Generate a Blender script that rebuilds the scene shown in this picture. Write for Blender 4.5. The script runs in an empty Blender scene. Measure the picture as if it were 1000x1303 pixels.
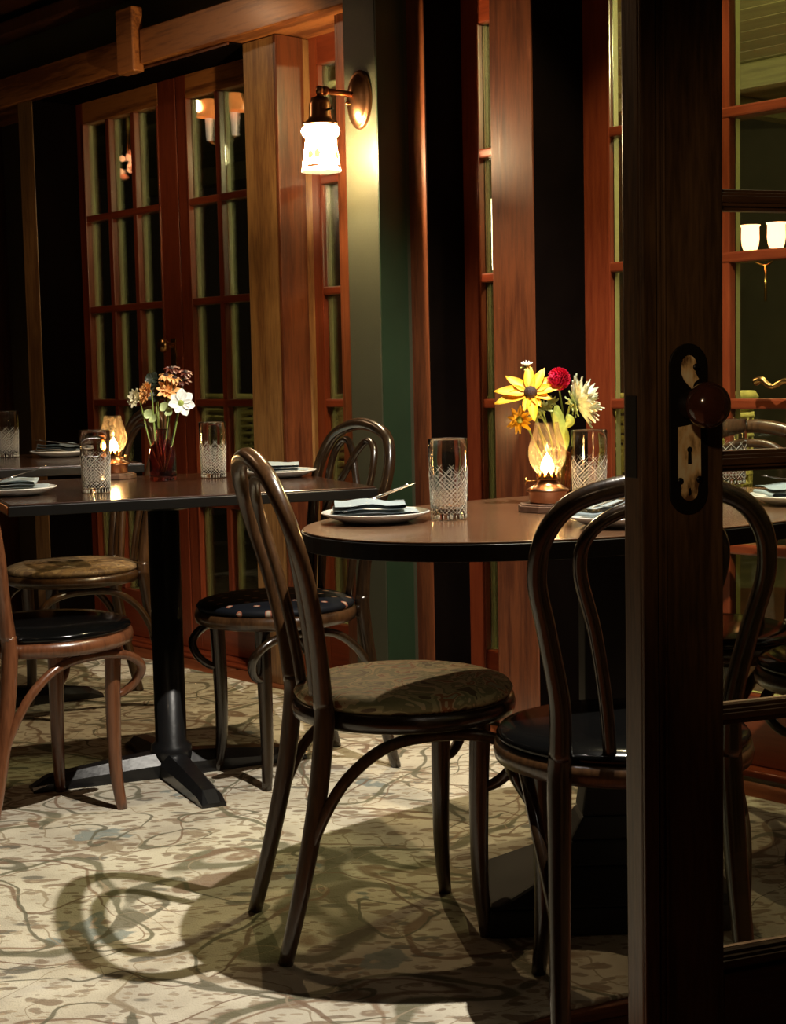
import bpy, bmesh, math, random
from math import sin, cos, pi, atan, atan2, sqrt, radians
from mathutils import Vector, Matrix, noise
random.seed(7)
SC = bpy.context.scene
COL = SC.collection

# ------------------------------------------------------------------ camera
FPX, CAM_H = 1974.0, 1.025
PITCH, ROLL = atan(179.5 / FPX), 0.021
_R0 = Vector((1, 0, 0)); _U0 = Vector((0, sin(PITCH), cos(PITCH))); _F = Vector((0, cos(PITCH), -sin(PITCH)))
_R = cos(ROLL) * _R0 - sin(ROLL) * _U0
_U = sin(ROLL) * _R0 + cos(ROLL) * _U0
cam_data = bpy.data.cameras.new('camera')
cam = bpy.data.objects.new('camera', cam_data); COL.objects.link(cam)
cam.matrix_world = Matrix(((_R.x, _U.x, -_F.x, 0), (_R.y, _U.y, -_F.y, 0), (_R.z, _U.z, -_F.z, CAM_H), (0, 0, 0, 1)))
cam_data.sensor_fit = 'HORIZONTAL'; cam_data.sensor_width = 36
cam_data.lens = 36 * FPX / 1000
cam_data.clip_start = 0.05
SC.camera = cam
CAMP = Vector((0, 0, CAM_H))

def ray(x, y): return _F + _R * ((x - 500) / FPX) - _U * ((y - 651.5) / FPX)
def ground(x, y, z=0.0):                 # floor / tabletop point from its place in the photograph
    d = ray(x, y); return CAMP + d * ((z - CAM_H) / d.z)
def at(x, y, Y):                         # point at depth Y
    d = ray(x, y); return CAMP + d * (Y / d.y)

# ------------------------------------------------------------------ world, exposure, lights
w = bpy.data.worlds.new('night'); SC.world = w; w.use_nodes = True
w.node_tree.nodes['Background'].inputs[0].default_value = (0.9, 0.6, 0.35, 1)
w.node_tree.nodes['Background'].inputs[1].default_value = 0.004
SC.view_settings.view_transform = 'Standard'
SC.view_settings.look = 'None'
SC.view_settings.gamma = 1
SC.view_settings.use_curve_mapping = False
SC.view_settings.exposure = 1.7

def light(name, kind, loc, power, color, radius=0.03, aim=None, angle=120, blend=0.4):
    ld = bpy.data.lights.new(name, kind); ld.energy = power; ld.color = color
    ld.shadow_soft_size = radius
    if kind == 'SPOT': ld.spot_size = radians(angle); ld.spot_blend = blend
    o = bpy.data.objects.new(name, ld); COL.objects.link(o); o.location = loc
    if aim is not None:
        o.rotation_euler = (Vector(aim) - Vector(loc)).to_track_quat('-Z', 'Y').to_euler()
    return o

light('ceiling_spot_and_fill_light', 'SPOT', (0.40, 2.55, 2.42), 88, (1.0, 0.92, 0.79), 0.012, (-0.15, 2.85, 0), 112, 0.35)
light('ceiling_spot_and_fill_light', 'SPOT', (0.55, 3.58, 2.38), 18, (1.0, 0.86, 0.50), 0.03, (0.3, 3.1, 0), 120, 0.4)
light('ceiling_spot_and_fill_light', 'SPOT', (-1.9, 5.2, 2.5), 3.5, (1.0, 0.62, 0.34), 0.05, (-1.0, 4.6, 0), 130, 0.5)  # unseen fill light added for the far left tables
light('ceiling_spot_and_fill_light', 'SPOT', (-0.9, 1.6, 2.5), 0.7, (1.0, 0.72, 0.45), 0.05, (-0.9, 4.6, 1.6), 100, 0.7)  # unseen dim fill light added from camera left
light('door_fill_light', 'SPOT', (0.0, 0.75, 1.42), 3.0, (1.0, 0.68, 0.38), 0.03, (0.78, 1.86, 1.0), 52, 0.8)  # unseen spot added to brighten the foreground door, no candle there
light('porch_lamp_light', 'POINT', (1.65, 4.95, 2.1), 42, (1.0, 0.85, 0.42), 0.06)
light('porch_lamp_light', 'POINT', (-0.2, 7.0, 2.0), 16, (1.0, 0.85, 0.45), 0.06)

# ------------------------------------------------------------------ materials
def nmat(name):
    m = bpy.data.materials.new(name); m.use_nodes = True
    nt = m.node_tree; return m, nt, nt.nodes, nt.links, nt.nodes['Principled BSDF']
def ramp(N, stops, interp='LINEAR'):
    r = N.new('ShaderNodeValToRGB'); cr = r.color_ramp; cr.interpolation = interp
    while len(cr.elements) > 1: cr.elements.remove(cr.elements[-1])
    cr.elements[0].position = stops[0][0]; cr.elements[0].color = (*stops[0][1], 1)
    for p, c in stops[1:]:
        e = cr.elements.new(p); e.color = (*c, 1)
    return r
def plain(name, col, rough=0.5, metal=0.0, coat=0.0, bump=0.0, bscale=60, var=0.15, vscale=8):
    m, nt, N, L, B = nmat(name)
    tc = N.new('ShaderNodeTexCoord'); nz = N.new('ShaderNodeTexNoise'); nz.inputs['Scale'].default_value = vscale
    nz.inputs['Detail'].default_value = 4
    L.new(tc.outputs['Object'], nz.inputs['Vector'])
    r = ramp(N, [(0.3, tuple(c * (1 - var) for c in col)), (0.7, tuple(min(1, c * (1 + var)) for c in col))])
    L.new(nz.outputs['Fac'], r.inputs[0]); L.new(r.outputs[0], B.inputs['Base Color'])
    B.inputs['Roughness'].default_value = rough; B.inputs['Metallic'].default_value = metal
    B.inputs['Coat Weight'].default_value = coat; B.inputs['Coat Roughness'].default_value = 0.08
    if bump:
        n2 = N.new('ShaderNodeTexNoise'); n2.inputs['Scale'].default_value = bscale; n2.inputs['Detail'].default_value = 3
        L.new(tc.outputs['Object'], n2.inputs['Vector'])
        b = N.new('ShaderNodeBump'); b.inputs['Strength'].default_value = bump; b.inputs['Distance'].default_value = 0.004
        L.new(n2.outputs['Fac'], b.inputs['Height']); L.new(b.outputs[0], B.inputs['Normal'])
    return m
def wood(name, dark, lite, rough=0.35, axis='Z', scale=1.0, coat=0.3, contrast=1.0, rings=True):
    m, nt, N, L, B = nmat(name)
    tc = N.new('ShaderNodeTexCoord'); mp = N.new('ShaderNodeMapping')
    s = {'X': (0.8, 9, 9), 'Y': (9, 0.8, 9), 'Z': (9, 9, 0.8)}[axis]
    mp.inputs['Scale'].default_value = tuple(v * scale for v in s)
    L.new(tc.outputs['Object'], mp.inputs[0])
    n1 = N.new('ShaderNodeTexNoise'); n1.inputs['Scale'].default_value = 1.2; n1.inputs['Detail'].default_value = 3
    n1.inputs['Distortion'].default_value = 0.6
    L.new(mp.outputs[0], n1.inputs['Vector'])
    mul = N.new('ShaderNodeMath'); mul.operation = 'MULTIPLY'; mul.inputs[1].default_value = 14 if rings else 4
    L.new(n1.outputs['Fac'], mul.inputs[0])
    sn = N.new('ShaderNodeMath'); sn.operation = 'SINE'; L.new(mul.outputs[0], sn.inputs[0])
    n2 = N.new('ShaderNodeTexNoise'); n2.inputs['Scale'].default_value = 14; n2.inputs['Detail'].default_value = 5
    L.new(mp.outputs[0], n2.inputs['Vector'])
    ma = N.new('ShaderNodeMath'); ma.operation = 'MULTIPLY_ADD'; ma.inputs[1].default_value = 0.16 * contrast; L.new(sn.outputs[0], ma.inputs[0])
    L.new(n2.outputs['Fac'], ma.inputs[2])
    r = ramp(N, [(0.30, dark), (0.70, lite)])
    L.new(ma.outputs[0], r.inputs[0]); L.new(r.outputs[0], B.inputs['Base Color'])
    B.inputs['Roughness'].default_value = rough
    B.inputs['Coat Weight'].default_value = coat; B.inputs['Coat Roughness'].default_value = 0.18
    b = N.new('ShaderNodeBump'); b.inputs['Strength'].default_value = 0.25; b.inputs['Distance'].default_value = 0.0015
    L.new(ma.outputs[0], b.inputs['Height']); L.new(b.outputs[0], B.inputs['Normal'])
    return m
def emit(name, col, s):
    m, nt, N, L, B = nmat(name)
    B.inputs['Base Color'].default_value = (*col, 1); B.inputs['Emission Color'].default_value = (*col, 1)
    B.inputs['Emission Strength'].default_value = s; return m
def thin_glass(name, tint=(1, 1, 1), rough=0.0, speck=None, gain=1.0):
    m, nt, N, L, B = nmat(name); N.remove(B)
    out = N['Material Output']
    t = N.new('ShaderNodeBsdfTransparent'); g = N.new('ShaderNodeBsdfGlossy'); g.inputs['Roughness'].default_value = rough
    t.inputs[0].default_value = (*tint, 1)
    fr = N.new('ShaderNodeFresnel'); fr.inputs[0].default_value = 1.45
    mu = N.new('ShaderNodeMath'); mu.operation = 'MULTIPLY'; mu.inputs[1].default_value = gain; mu.use_clamp = True
    L.new(fr.outputs[0], mu.inputs[0])
    mx = N.new('ShaderNodeMixShader'); L.new(mu.outputs[0], mx.inputs[0]); L.new(t.outputs[0], mx.inputs[1]); L.new(g.outputs[0], mx.inputs[2])
    last = mx
    if speck:
        tc = N.new('ShaderNodeTexCoord'); nz = N.new('ShaderNodeTexNoise'); nz.inputs['Scale'].default_value = 170; nz.inputs['Detail'].default_value = 3
        L.new(tc.outputs['Object'], nz.inputs['Vector'])
        r = ramp(N, [(0.42, (0.02, 0.02, 0.02)), (0.70, (0.15, 0.15, 0.15))]); L.new(nz.outputs['Fac'], r.inputs[0])
        d = N.new('ShaderNodeBsdfTranslucent'); d.inputs[0].default_value = (*speck, 1)
        m2 = N.new('ShaderNodeMixShader'); L.new(r.outputs[0], m2.inputs[0]); L.new(mx.outputs[0], m2.inputs[1]); L.new(d.outputs[0], m2.inputs[2])
        last = m2
    L.new(last.outputs[0], out.inputs[0]); return m
def glass(name, col, rough=0.0, ior=1.46):
    m, nt, N, L, B = nmat(name)
    B.inputs['Base Color'].default_value = (*col, 1); B.inputs['Roughness'].default_value = rough
    B.inputs['Transmission Weight'].default_value = 1; B.inputs['IOR'].default_value = ior
    return m

M = {}
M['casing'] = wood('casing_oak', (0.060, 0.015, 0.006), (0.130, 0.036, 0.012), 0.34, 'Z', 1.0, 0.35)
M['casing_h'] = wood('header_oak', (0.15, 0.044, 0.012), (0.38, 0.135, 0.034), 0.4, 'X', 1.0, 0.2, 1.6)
M['casing_dark'] = wood('casing_dark_oak', (0.035, 0.010, 0.004), (0.085, 0.026, 0.010), 0.38, 'Z', 1.0, 0.3)
M['red'] = wood('red_stained_wood', (0.125, 0.020, 0.007), (0.19, 0.036, 0.011), 0.30, 'Z', 0.7, 0.3, 0.4)
M['red_h'] = wood('red_stained_rail', (0.125, 0.020, 0.007), (0.19, 0.036, 0.011), 0.30, 'X', 0.7, 0.3, 0.4)
M['casing_pale'] = wood('casing_honey_oak', (0.13, 0.055, 0.018), (0.27, 0.14, 0.048), 0.34, 'Z', 1.0, 0.35)
M['cream'] = plain('cream_outside_paint', (0.75, 0.72, 0.40), 0.4, var=0.08)
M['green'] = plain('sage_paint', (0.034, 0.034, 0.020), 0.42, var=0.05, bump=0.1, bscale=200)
M['dark_green'] = plain('dark_green_paint_and_shade', (0.012, 0.026, 0.012), 0.42, var=0.08)
M['olive'] = plain('olive_wall_paint', (0.075, 0.066, 0.024), 0.6, var=0.1)
M['wallp'] = plain('room_wall_paint', (0.05, 0.035, 0.016), 0.7, var=0.1)
M['pane'] = thin_glass('window_glass', (0.93, 0.96, 0.90), 0.0, gain=0.9)
M['chimney'] = thin_glass('chimney_glass', (1.0, 0.90, 0.76), 0.03, speck=(1.0, 0.70, 0.42), gain=0.7)
M['crystal'] = glass('cut_crystal', (1, 0.99, 0.96))
def cut_mat():
    m, nt, N, L, B = nmat('cut_facets')
    B.inputs['Base Color'].default_value = (0.80, 0.77, 0.70, 1); B.inputs['Roughness'].default_value = 0.10
    t = N.new('ShaderNodeBsdfTranslucent'); t.inputs[0].default_value = (0.85, 0.82, 0.74, 1)
    a = N.new('ShaderNodeMixShader'); a.inputs[0].default_value = 0.45; L.new(B.outputs[0], a.inputs[1]); L.new(t.outputs[0], a.inputs[2])
    L.new(a.outputs[0], N['Material Output'].inputs[0]); return m
M['cut'] = cut_mat()
M['purple_glass'] = glass('plum_glass', (0.58, 0.17, 0.18), 0.02)
M['amber_glass'] = glass('amber_glass', (0.75, 0.42, 0.22), 0.03)
M['chair'] = wood('dark_bentwood', (0.008, 0.004, 0.002), (0.024, 0.012, 0.005), 0.24, 'Z', 1.5, 0.6, 0.7)
M['chair_brown'] = wood('walnut_bentwood', (0.030, 0.013, 0.005), (0.070, 0.032, 0.012), 0.28, 'Z', 1.5, 0.6, 0.7)
M['chair_red'] = wood('reddish_bentwood', (0.09, 0.030, 0.012), (0.17, 0.062, 0.026), 0.28, 'Z', 1.5, 0.55, 0.7)
M['vinyl'] = plain('black_vinyl', (0.003, 0.003, 0.003), 0.14, coat=0.0, bump=0.10, bscale=20); M['vinyl'].node_tree.nodes['Principled BSDF'].inputs['Specular IOR Level'].default_value = 0.32
M['top1'] = wood('dark_tabletop', (0.022, 0.009, 0.005), (0.048, 0.019, 0.009), 0.17, 'X', 1.2, 0.5, 0.5)
M['top2'] = wood('round_tabletop', (0.085, 0.042, 0.022), (0.135, 0.068, 0.034), 0.19, 'X', 1.0, 0.5, 0.6)
M['edge_wood'] = wood('raw_edge_wood', (0.30, 0.10, 0.03), (0.5, 0.19, 0.06), 0.4, 'X', 2, 0.2)
M['black'] = plain('black_edge_lacquer', (0.004, 0.0035, 0.003), 0.4); M['black'].node_tree.nodes['Principled BSDF'].inputs['Specular IOR Level'].default_value = 0.3
M['matt'] = plain('matt_black_base', (0.004, 0.0035, 0.003), 0.7)
M['iron'] = plain('black_cast_iron', (0.012, 0.012, 0.013), 0.33, metal=0.3, coat=0.3, bump=0.15, bscale=40)
M['porcelain'] = plain('white_porcelain', (0.72, 0.70, 0.64), 0.18, coat=0.5, var=0.03)
M['steel'] = plain('steel_cutlery', (0.62, 0.60, 0.58), 0.22, metal=1.0, var=0.05)
M['napkin'] = plain('blue_grey_linen', (0.24, 0.29, 0.31), 0.85, bump=0.3, bscale=350, var=0.08)
M['brass'] = plain('aged_brass', (0.62, 0.36, 0.14), 0.25, metal=1.0, var=0.15, vscale=40)
M['copper'] = plain('aged_copper', (0.46, 0.22, 0.11), 0.28, metal=1.0, var=0.2, vscale=30)
M['lampwood'] = plain('lamp_base_wood', (0.11, 0.055, 0.032), 0.45, bump=0.2, bscale=90)
M['flame'] = emit('flame', (1.0, 0.68, 0.30), 60)
M['doorwood'] = wood('old_door_oak', (0.050, 0.026, 0.011), (0.13, 0.070, 0.030), 0.42, 'Z', 1.4, 0.25, 0.8)
M['doorwood_h'] = wood('old_door_muntin', (0.050, 0.024, 0.010), (0.11, 0.052, 0.022), 0.36, 'X', 1.4, 0.3, 0.6)
M['black_iron'] = plain('blackened_plate', (0.008, 0.006, 0.005), 0.5, metal=0.3)
M['stem'] = plain('green_stem', (0.22, 0.30, 0.07), 0.5)
M['leaf'] = plain('green_leaf', (0.30, 0.36, 0.07), 0.5, var=0.25, vscale=60)
M['leaf_pale'] = plain('pale_leaf', (0.42, 0.50, 0.22), 0.5, var=0.2, vscale=60)
M['yellow'] = plain('yellow_petal', (0.88, 0.46, 0.02), 0.5, var=0.22, vscale=50)
M['magenta'] = plain('crimson_petal', (0.92, 0.018, 0.09), 0.5, var=0.3, vscale=60)
M['whitegreen'] = plain('greenish_white_petal', (0.72, 0.78, 0.58), 0.5, var=0.2, vscale=60)
M['cream_petal'] = plain('cream_petal', (0.85, 0.76, 0.50), 0.5, var=0.15, vscale=60)
M['white_petal'] = plain('white_petal', (0.80, 0.80, 0.76), 0.5, var=0.06)
M['peach'] = plain('peach_petal', (0.80, 0.42, 0.15), 0.5, var=0.25, vscale=60)
M['maroon'] = plain('maroon_petal', (0.10, 0.022, 0.012), 0.4, var=0.3, vscale=60)
M['dark_cone'] = plain('dark_brown_cone', (0.035, 0.012, 0.010), 0.7, bump=0.8, bscale=300)
M['dark_leaf'] = plain('dark_foliage', (0.02, 0.028, 0.016), 0.5)
M['wicker'] = plain('straw_wicker', (0.36, 0.30, 0.11), 0.6, bump=0.4, bscale=120, var=0.25)
M['porch_board'] = wood('porch_ceiling_boards', (0.14, 0.12, 0.055), (0.22, 0.19, 0.09), 0.55, 'X', 0.6, 0.1)
M['porch_floor'] = plain('porch_floor', (0.08, 0.065, 0.035), 0.5, var=0.3)
M['porch_wall'] = plain('porch_outer_wall', (0.035, 0.028, 0.018), 0.8)
M['plank'] = wood('floor_plank', (0.10, 0.028, 0.010), (0.20, 0.060, 0.022), 0.3, 'X', 1.2, 0.4, 0.8)

def tapestry(name, cols, scale):
    m, nt, N, L, B = nmat(name)
    tc = N.new('ShaderNodeTexCoord'); n1 = N.new('ShaderNodeTexNoise'); n1.inputs['Scale'].default_value = scale
    n1.inputs['Detail'].default_value = 2.5; n1.inputs['Distortion'].default_value = 2.2
    L.new(tc.outputs['Object'], n1.inputs['Vector'])
    k = len(cols); r = ramp(N, [(0.30 + 0.42 * i / (k - 1), c) for i, c in enumerate(cols)], 'CONSTANT')
    L.new(n1.outputs['Fac'], r.inputs[0])
    n2 = N.new('ShaderNodeTexNoise'); n2.inputs['Scale'].default_value = 110; L.new(tc.outputs['Object'], n2.inputs['Vector'])
    mx = N.new('ShaderNodeMixRGB'); mx.blend_type = 'MULTIPLY'; mx.inputs[0].default_value = 0.35
    L.new(r.outputs[0], mx.inputs[1]); L.new(n2.outputs['Fac'], mx.inputs[2])
    L.new(mx.outputs[0], B.inputs['Base Color']); B.inputs['Roughness'].default_value = 0.62
    b = N.new('ShaderNodeBump'); b.inputs['Strength'].default_value = 0.4; b.inputs['Distance'].default_value = 0.002
    L.new(n2.outputs['Fac'], b.inputs['Height']); L.new(b.outputs[0], B.inputs['Normal'])
    return m
M['tapestry'] = tapestry('floral_tapestry', [(0.16, 0.11, 0.05), (0.52, 0.46, 0.24), (0.30, 0.28, 0.13), (0.70, 0.56, 0.32), (0.42, 0.17, 0.06), (0.46, 0.46, 0.28), (0.12, 0.08, 0.035)], 11)
M['tapestry2'] = tapestry('brown_floral_tapestry', [(0.13, 0.07, 0.03), (0.28, 0.17, 0.07), (0.20, 0.12, 0.055), (0.34, 0.23, 0.11), (0.10, 0.055, 0.025)], 11)

def sprig_fabric():
    m, nt, N, L, B = nmat('navy_sprig_fabric')
    tc = N.new('ShaderNodeTexCoord'); v = N.new('ShaderNodeTexVoronoi'); v.voronoi_dimensions = '2D'; v.inputs['Scale'].default_value = 19
    v.inputs['Randomness'].default_value = 0.25; L.new(tc.outputs['Object'], v.inputs['Vector'])
    r = ramp(N, [(0.0, (0.34, 0.27, 0.20)), (0.09, (0.28, 0.10, 0.06)), (0.16, (0.004, 0.005, 0.008))], 'CONSTANT')
    L.new(v.outputs['Distance'], r.inputs[0]); L.new(r.outputs[0], B.inputs['Base Color'])
    B.inputs['Roughness'].default_value = 0.6; B.inputs['Specular IOR Level'].default_value = 0.2; return m
M['sprig'] = sprig_fabric()

def carpet_mat():
    m, nt, N, L, B = nmat('floral_carpet')
    tc = N.new('ShaderNodeTexCoord')
    def warp(amount, sc, seed):
        nz = N.new('ShaderNodeTexNoise'); nz.inputs['Scale'].default_value = sc; nz.inputs['Detail'].default_value = 2
        ad = N.new('ShaderNodeVectorMath'); ad.operation = 'ADD'; ad.inputs[1].default_value = (seed, seed * 2, 0)
        L.new(tc.outputs['Object'], ad.inputs[0]); L.new(ad.outputs[0], nz.inputs['Vector'])
        s = N.new('ShaderNodeVectorMath'); s.operation = 'MULTIPLY_ADD'; s.inputs[1].default_value = (amount,) * 3
        L.new(nz.outputs['Color'], s.inputs[0]); L.new(ad.outputs[0], s.inputs[2]); return s
    def mixc(prev, fac, col):
        mx = N.new('ShaderNodeMixRGB'); L.new(fac, mx.inputs[0]); L.new(prev, mx.inputs[1])
        if isinstance(col, tuple): mx.inputs[2].default_value = (*col, 1)
        else: L.new(col, mx.inputs[2])
        return mx.outputs[0]
    base = N.new('ShaderNodeTexNoise'); base.inputs['Scale'].default_value = 7; base.inputs['Detail'].default_value = 6
    L.new(tc.outputs['Object'], base.inputs['Vector'])
    br = ramp(N, [(0.3, (0.42, 0.37, 0.29)), (0.55, (0.58, 0.53, 0.42)), (0.75, (0.68, 0.63, 0.52))]); L.new(base.outputs['Fac'], br.inputs[0])
    cur = br.outputs[0]
    # small leaves and specks
    for sc, thr, col, sd, am in ((15, 0.24, (0.22, 0.155, 0.10), 3, 0.06), (32, 0.25, (0.25, 0.19, 0.13), 9, 0.03), (11, 0.16, (0.12, 0.11, 0.085), 14, 0.05), (44, 0.24, (0.37, 0.30, 0.21), 5, 0.02), (17, 0.15, (0.20, 0.15, 0.10), 29, 0.04)):
        wv = warp(am * 1.6, sc * 0.45, sd); mp = N.new('ShaderNodeMapping'); mp.inputs['Scale'].default_value = (0.62, 1.25, 1); mp.inputs['Rotation'].default_value = (0, 0, 0.3 * sd)
        L.new(wv.outputs[0], mp.inputs[0])
        v = N.new('ShaderNodeTexVoronoi'); v.inputs['Scale'].default_value = sc; L.new(mp.outputs[0], v.inputs['Vector'])
        r = ramp(N, [(thr, (0.85,) * 3), (thr + 0.05, (0, 0, 0))]); L.new(v.outputs['Distance'], r.inputs[0])
        cur = mixc(cur, r.outputs[0], col)
    # blue grey medallions, ragged
    wv = warp(0.22, 14, 21); v = N.new('ShaderNodeTexVoronoi'); v.inputs['Scale'].default_value = 2.9; L.new(wv.outputs[0], v.inputs['Vector'])
    r = ramp(N, [(0.17, (0.85,) * 3), (0.20, (0, 0, 0))]); L.new(v.outputs['Distance'], r.inputs[0])
    cur = mixc(cur, r.outputs[0], (0.20, 0.235, 0.22))
    r = ramp(N, [(0.05, (0.9,) * 3), (0.08, (0, 0, 0))]); L.new(v.outputs['Distance'], r.inputs[0])
    cur = mixc(cur, r.outputs[0], (0.45, 0.36, 0.27))
    # curling vine lines: contour lines of warped noise, their width swelling and thinning
    wd = N.new('ShaderNodeTexNoise'); wd.inputs['Scale'].default_value = 5; L.new(tc.outputs['Object'], wd.inputs['Vector'])
    for sc, lv, th, col, sd in ((1.9, 0.50, 0.011, (0.13, 0.12, 0.07), 31), (1.9, 0.53, 0.004, (0.24, 0.16, 0.10), 31), (2.7, 0.48, 0.008, (0.19, 0.12, 0.075), 77), (3.3, 0.53, 0.008, (0.12, 0.11, 0.07), 57), (5.0, 0.50, 0.006, (0.30, 0.24, 0.16), 91)):
        wv = warp(0.05, 6, sd); nz = N.new('ShaderNodeTexNoise'); nz.inputs['Scale'].default_value = sc; nz.inputs['Detail'].default_value = 0.6; nz.inputs['Distortion'].default_value = 0.9
        L.new(wv.outputs[0], nz.inputs['Vector'])
        sb = N.new('ShaderNodeMath'); sb.operation = 'SUBTRACT'; sb.inputs[1].default_value = lv; L.new(nz.outputs['Fac'], sb.inputs[0])
        ab = N.new('ShaderNodeMath'); ab.operation = 'ABSOLUTE'; L.new(sb.outputs[0], ab.inputs[0])
        dv = N.new('ShaderNodeMath'); dv.operation = 'DIVIDE'; L.new(ab.outputs[0], dv.inputs[0]); L.new(wd.outputs['Fac'], dv.inputs[1])
        r = ramp(N, [(th*1.5, (0.88,) * 3), (th*2.6, (0, 0, 0))]); L.new(dv.outputs[0], r.inputs[0])
        cur = mixc(cur, r.outputs[0], col)
    L.new(cur, B.inputs['Base Color']); B.inputs['Roughness'].default_value = 0.95
    n3 = N.new('ShaderNodeTexNoise'); n3.inputs['Scale'].default_value = 260; L.new(tc.outputs['Object'], n3.inputs['Vector'])
    b = N.new('ShaderNodeBump'); b.inputs['Strength'].default_value = 0.5; b.inputs['Distance'].default_value = 0.004
    L.new(n3.outputs['Fac'], b.inputs['Height']); L.new(b.outputs[0], B.inputs['Normal'])
    return m
M['carpet'] = carpet_mat()

def worn_brass():
    m, nt, N, L, B = nmat('worn_brass_plate')
    tc = N.new('ShaderNodeTexCoord'); n1 = N.new('ShaderNodeTexNoise'); n1.inputs['Scale'].default_value = 70; n1.inputs['Detail'].default_value = 6
    mp = N.new('ShaderNodeMapping'); mp.inputs['Scale'].default_value = (1, 1, 0.45); L.new(tc.outputs['Object'], mp.inputs[0]); L.new(mp.outputs[0], n1.inputs['Vector'])
    r = ramp(N, [(0.34, (0.16, 0.08, 0.03)), (0.46, (0.85, 0.58, 0.26)), (0.60, (0.98, 0.84, 0.52))]); L.new(n1.outputs['Fac'], r.inputs[0])
    L.new(r.outputs[0], B.inputs['Base Color']); B.inputs['Metallic'].default_value = 0.0; B.inputs['Roughness'].default_value = 0.5
    return m
M['worn'] = worn_brass()

def shade_mat():
    m, nt, N, L, B = nmat('milk_glass_shade')
    B.inputs['Base Color'].default_value = (0.9, 0.82, 0.74, 1); B.inputs['Roughness'].default_value = 0.3
    B.inputs['Transmission Weight'].default_value = 0.0
    t = N.new('ShaderNodeBsdfTranslucent'); t.inputs[0].default_value = (0.95, 0.86, 0.78, 1)
    mx = N.new('ShaderNodeMixShader'); mx.inputs[0].default_value = 0.93
    out = N['Material Output']; L.new(B.outputs[0], mx.inputs[1]); L.new(t.outputs[0], mx.inputs[2])
    tr = N.new('ShaderNodeBsdfTransparent'); tr.inputs[0].default_value = (1, 0.95, 0.88, 1)
    m2 = N.new('ShaderNodeMixShader'); m2.inputs[0].default_value = 0.78; L.new(mx.outputs[0], m2.inputs[1]); L.new(tr.outputs[0], m2.inputs[2]); L.new(m2.outputs[0], out.inputs[0])
    return m
M['shade'] = shade_mat()
M['print'] = plain('painted_tree_print', (0.10, 0.04, 0.015), 0.5)
M['print2'] = plain('painted_tree_crown', (0.35, 0.22, 0.05), 0.5)

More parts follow.
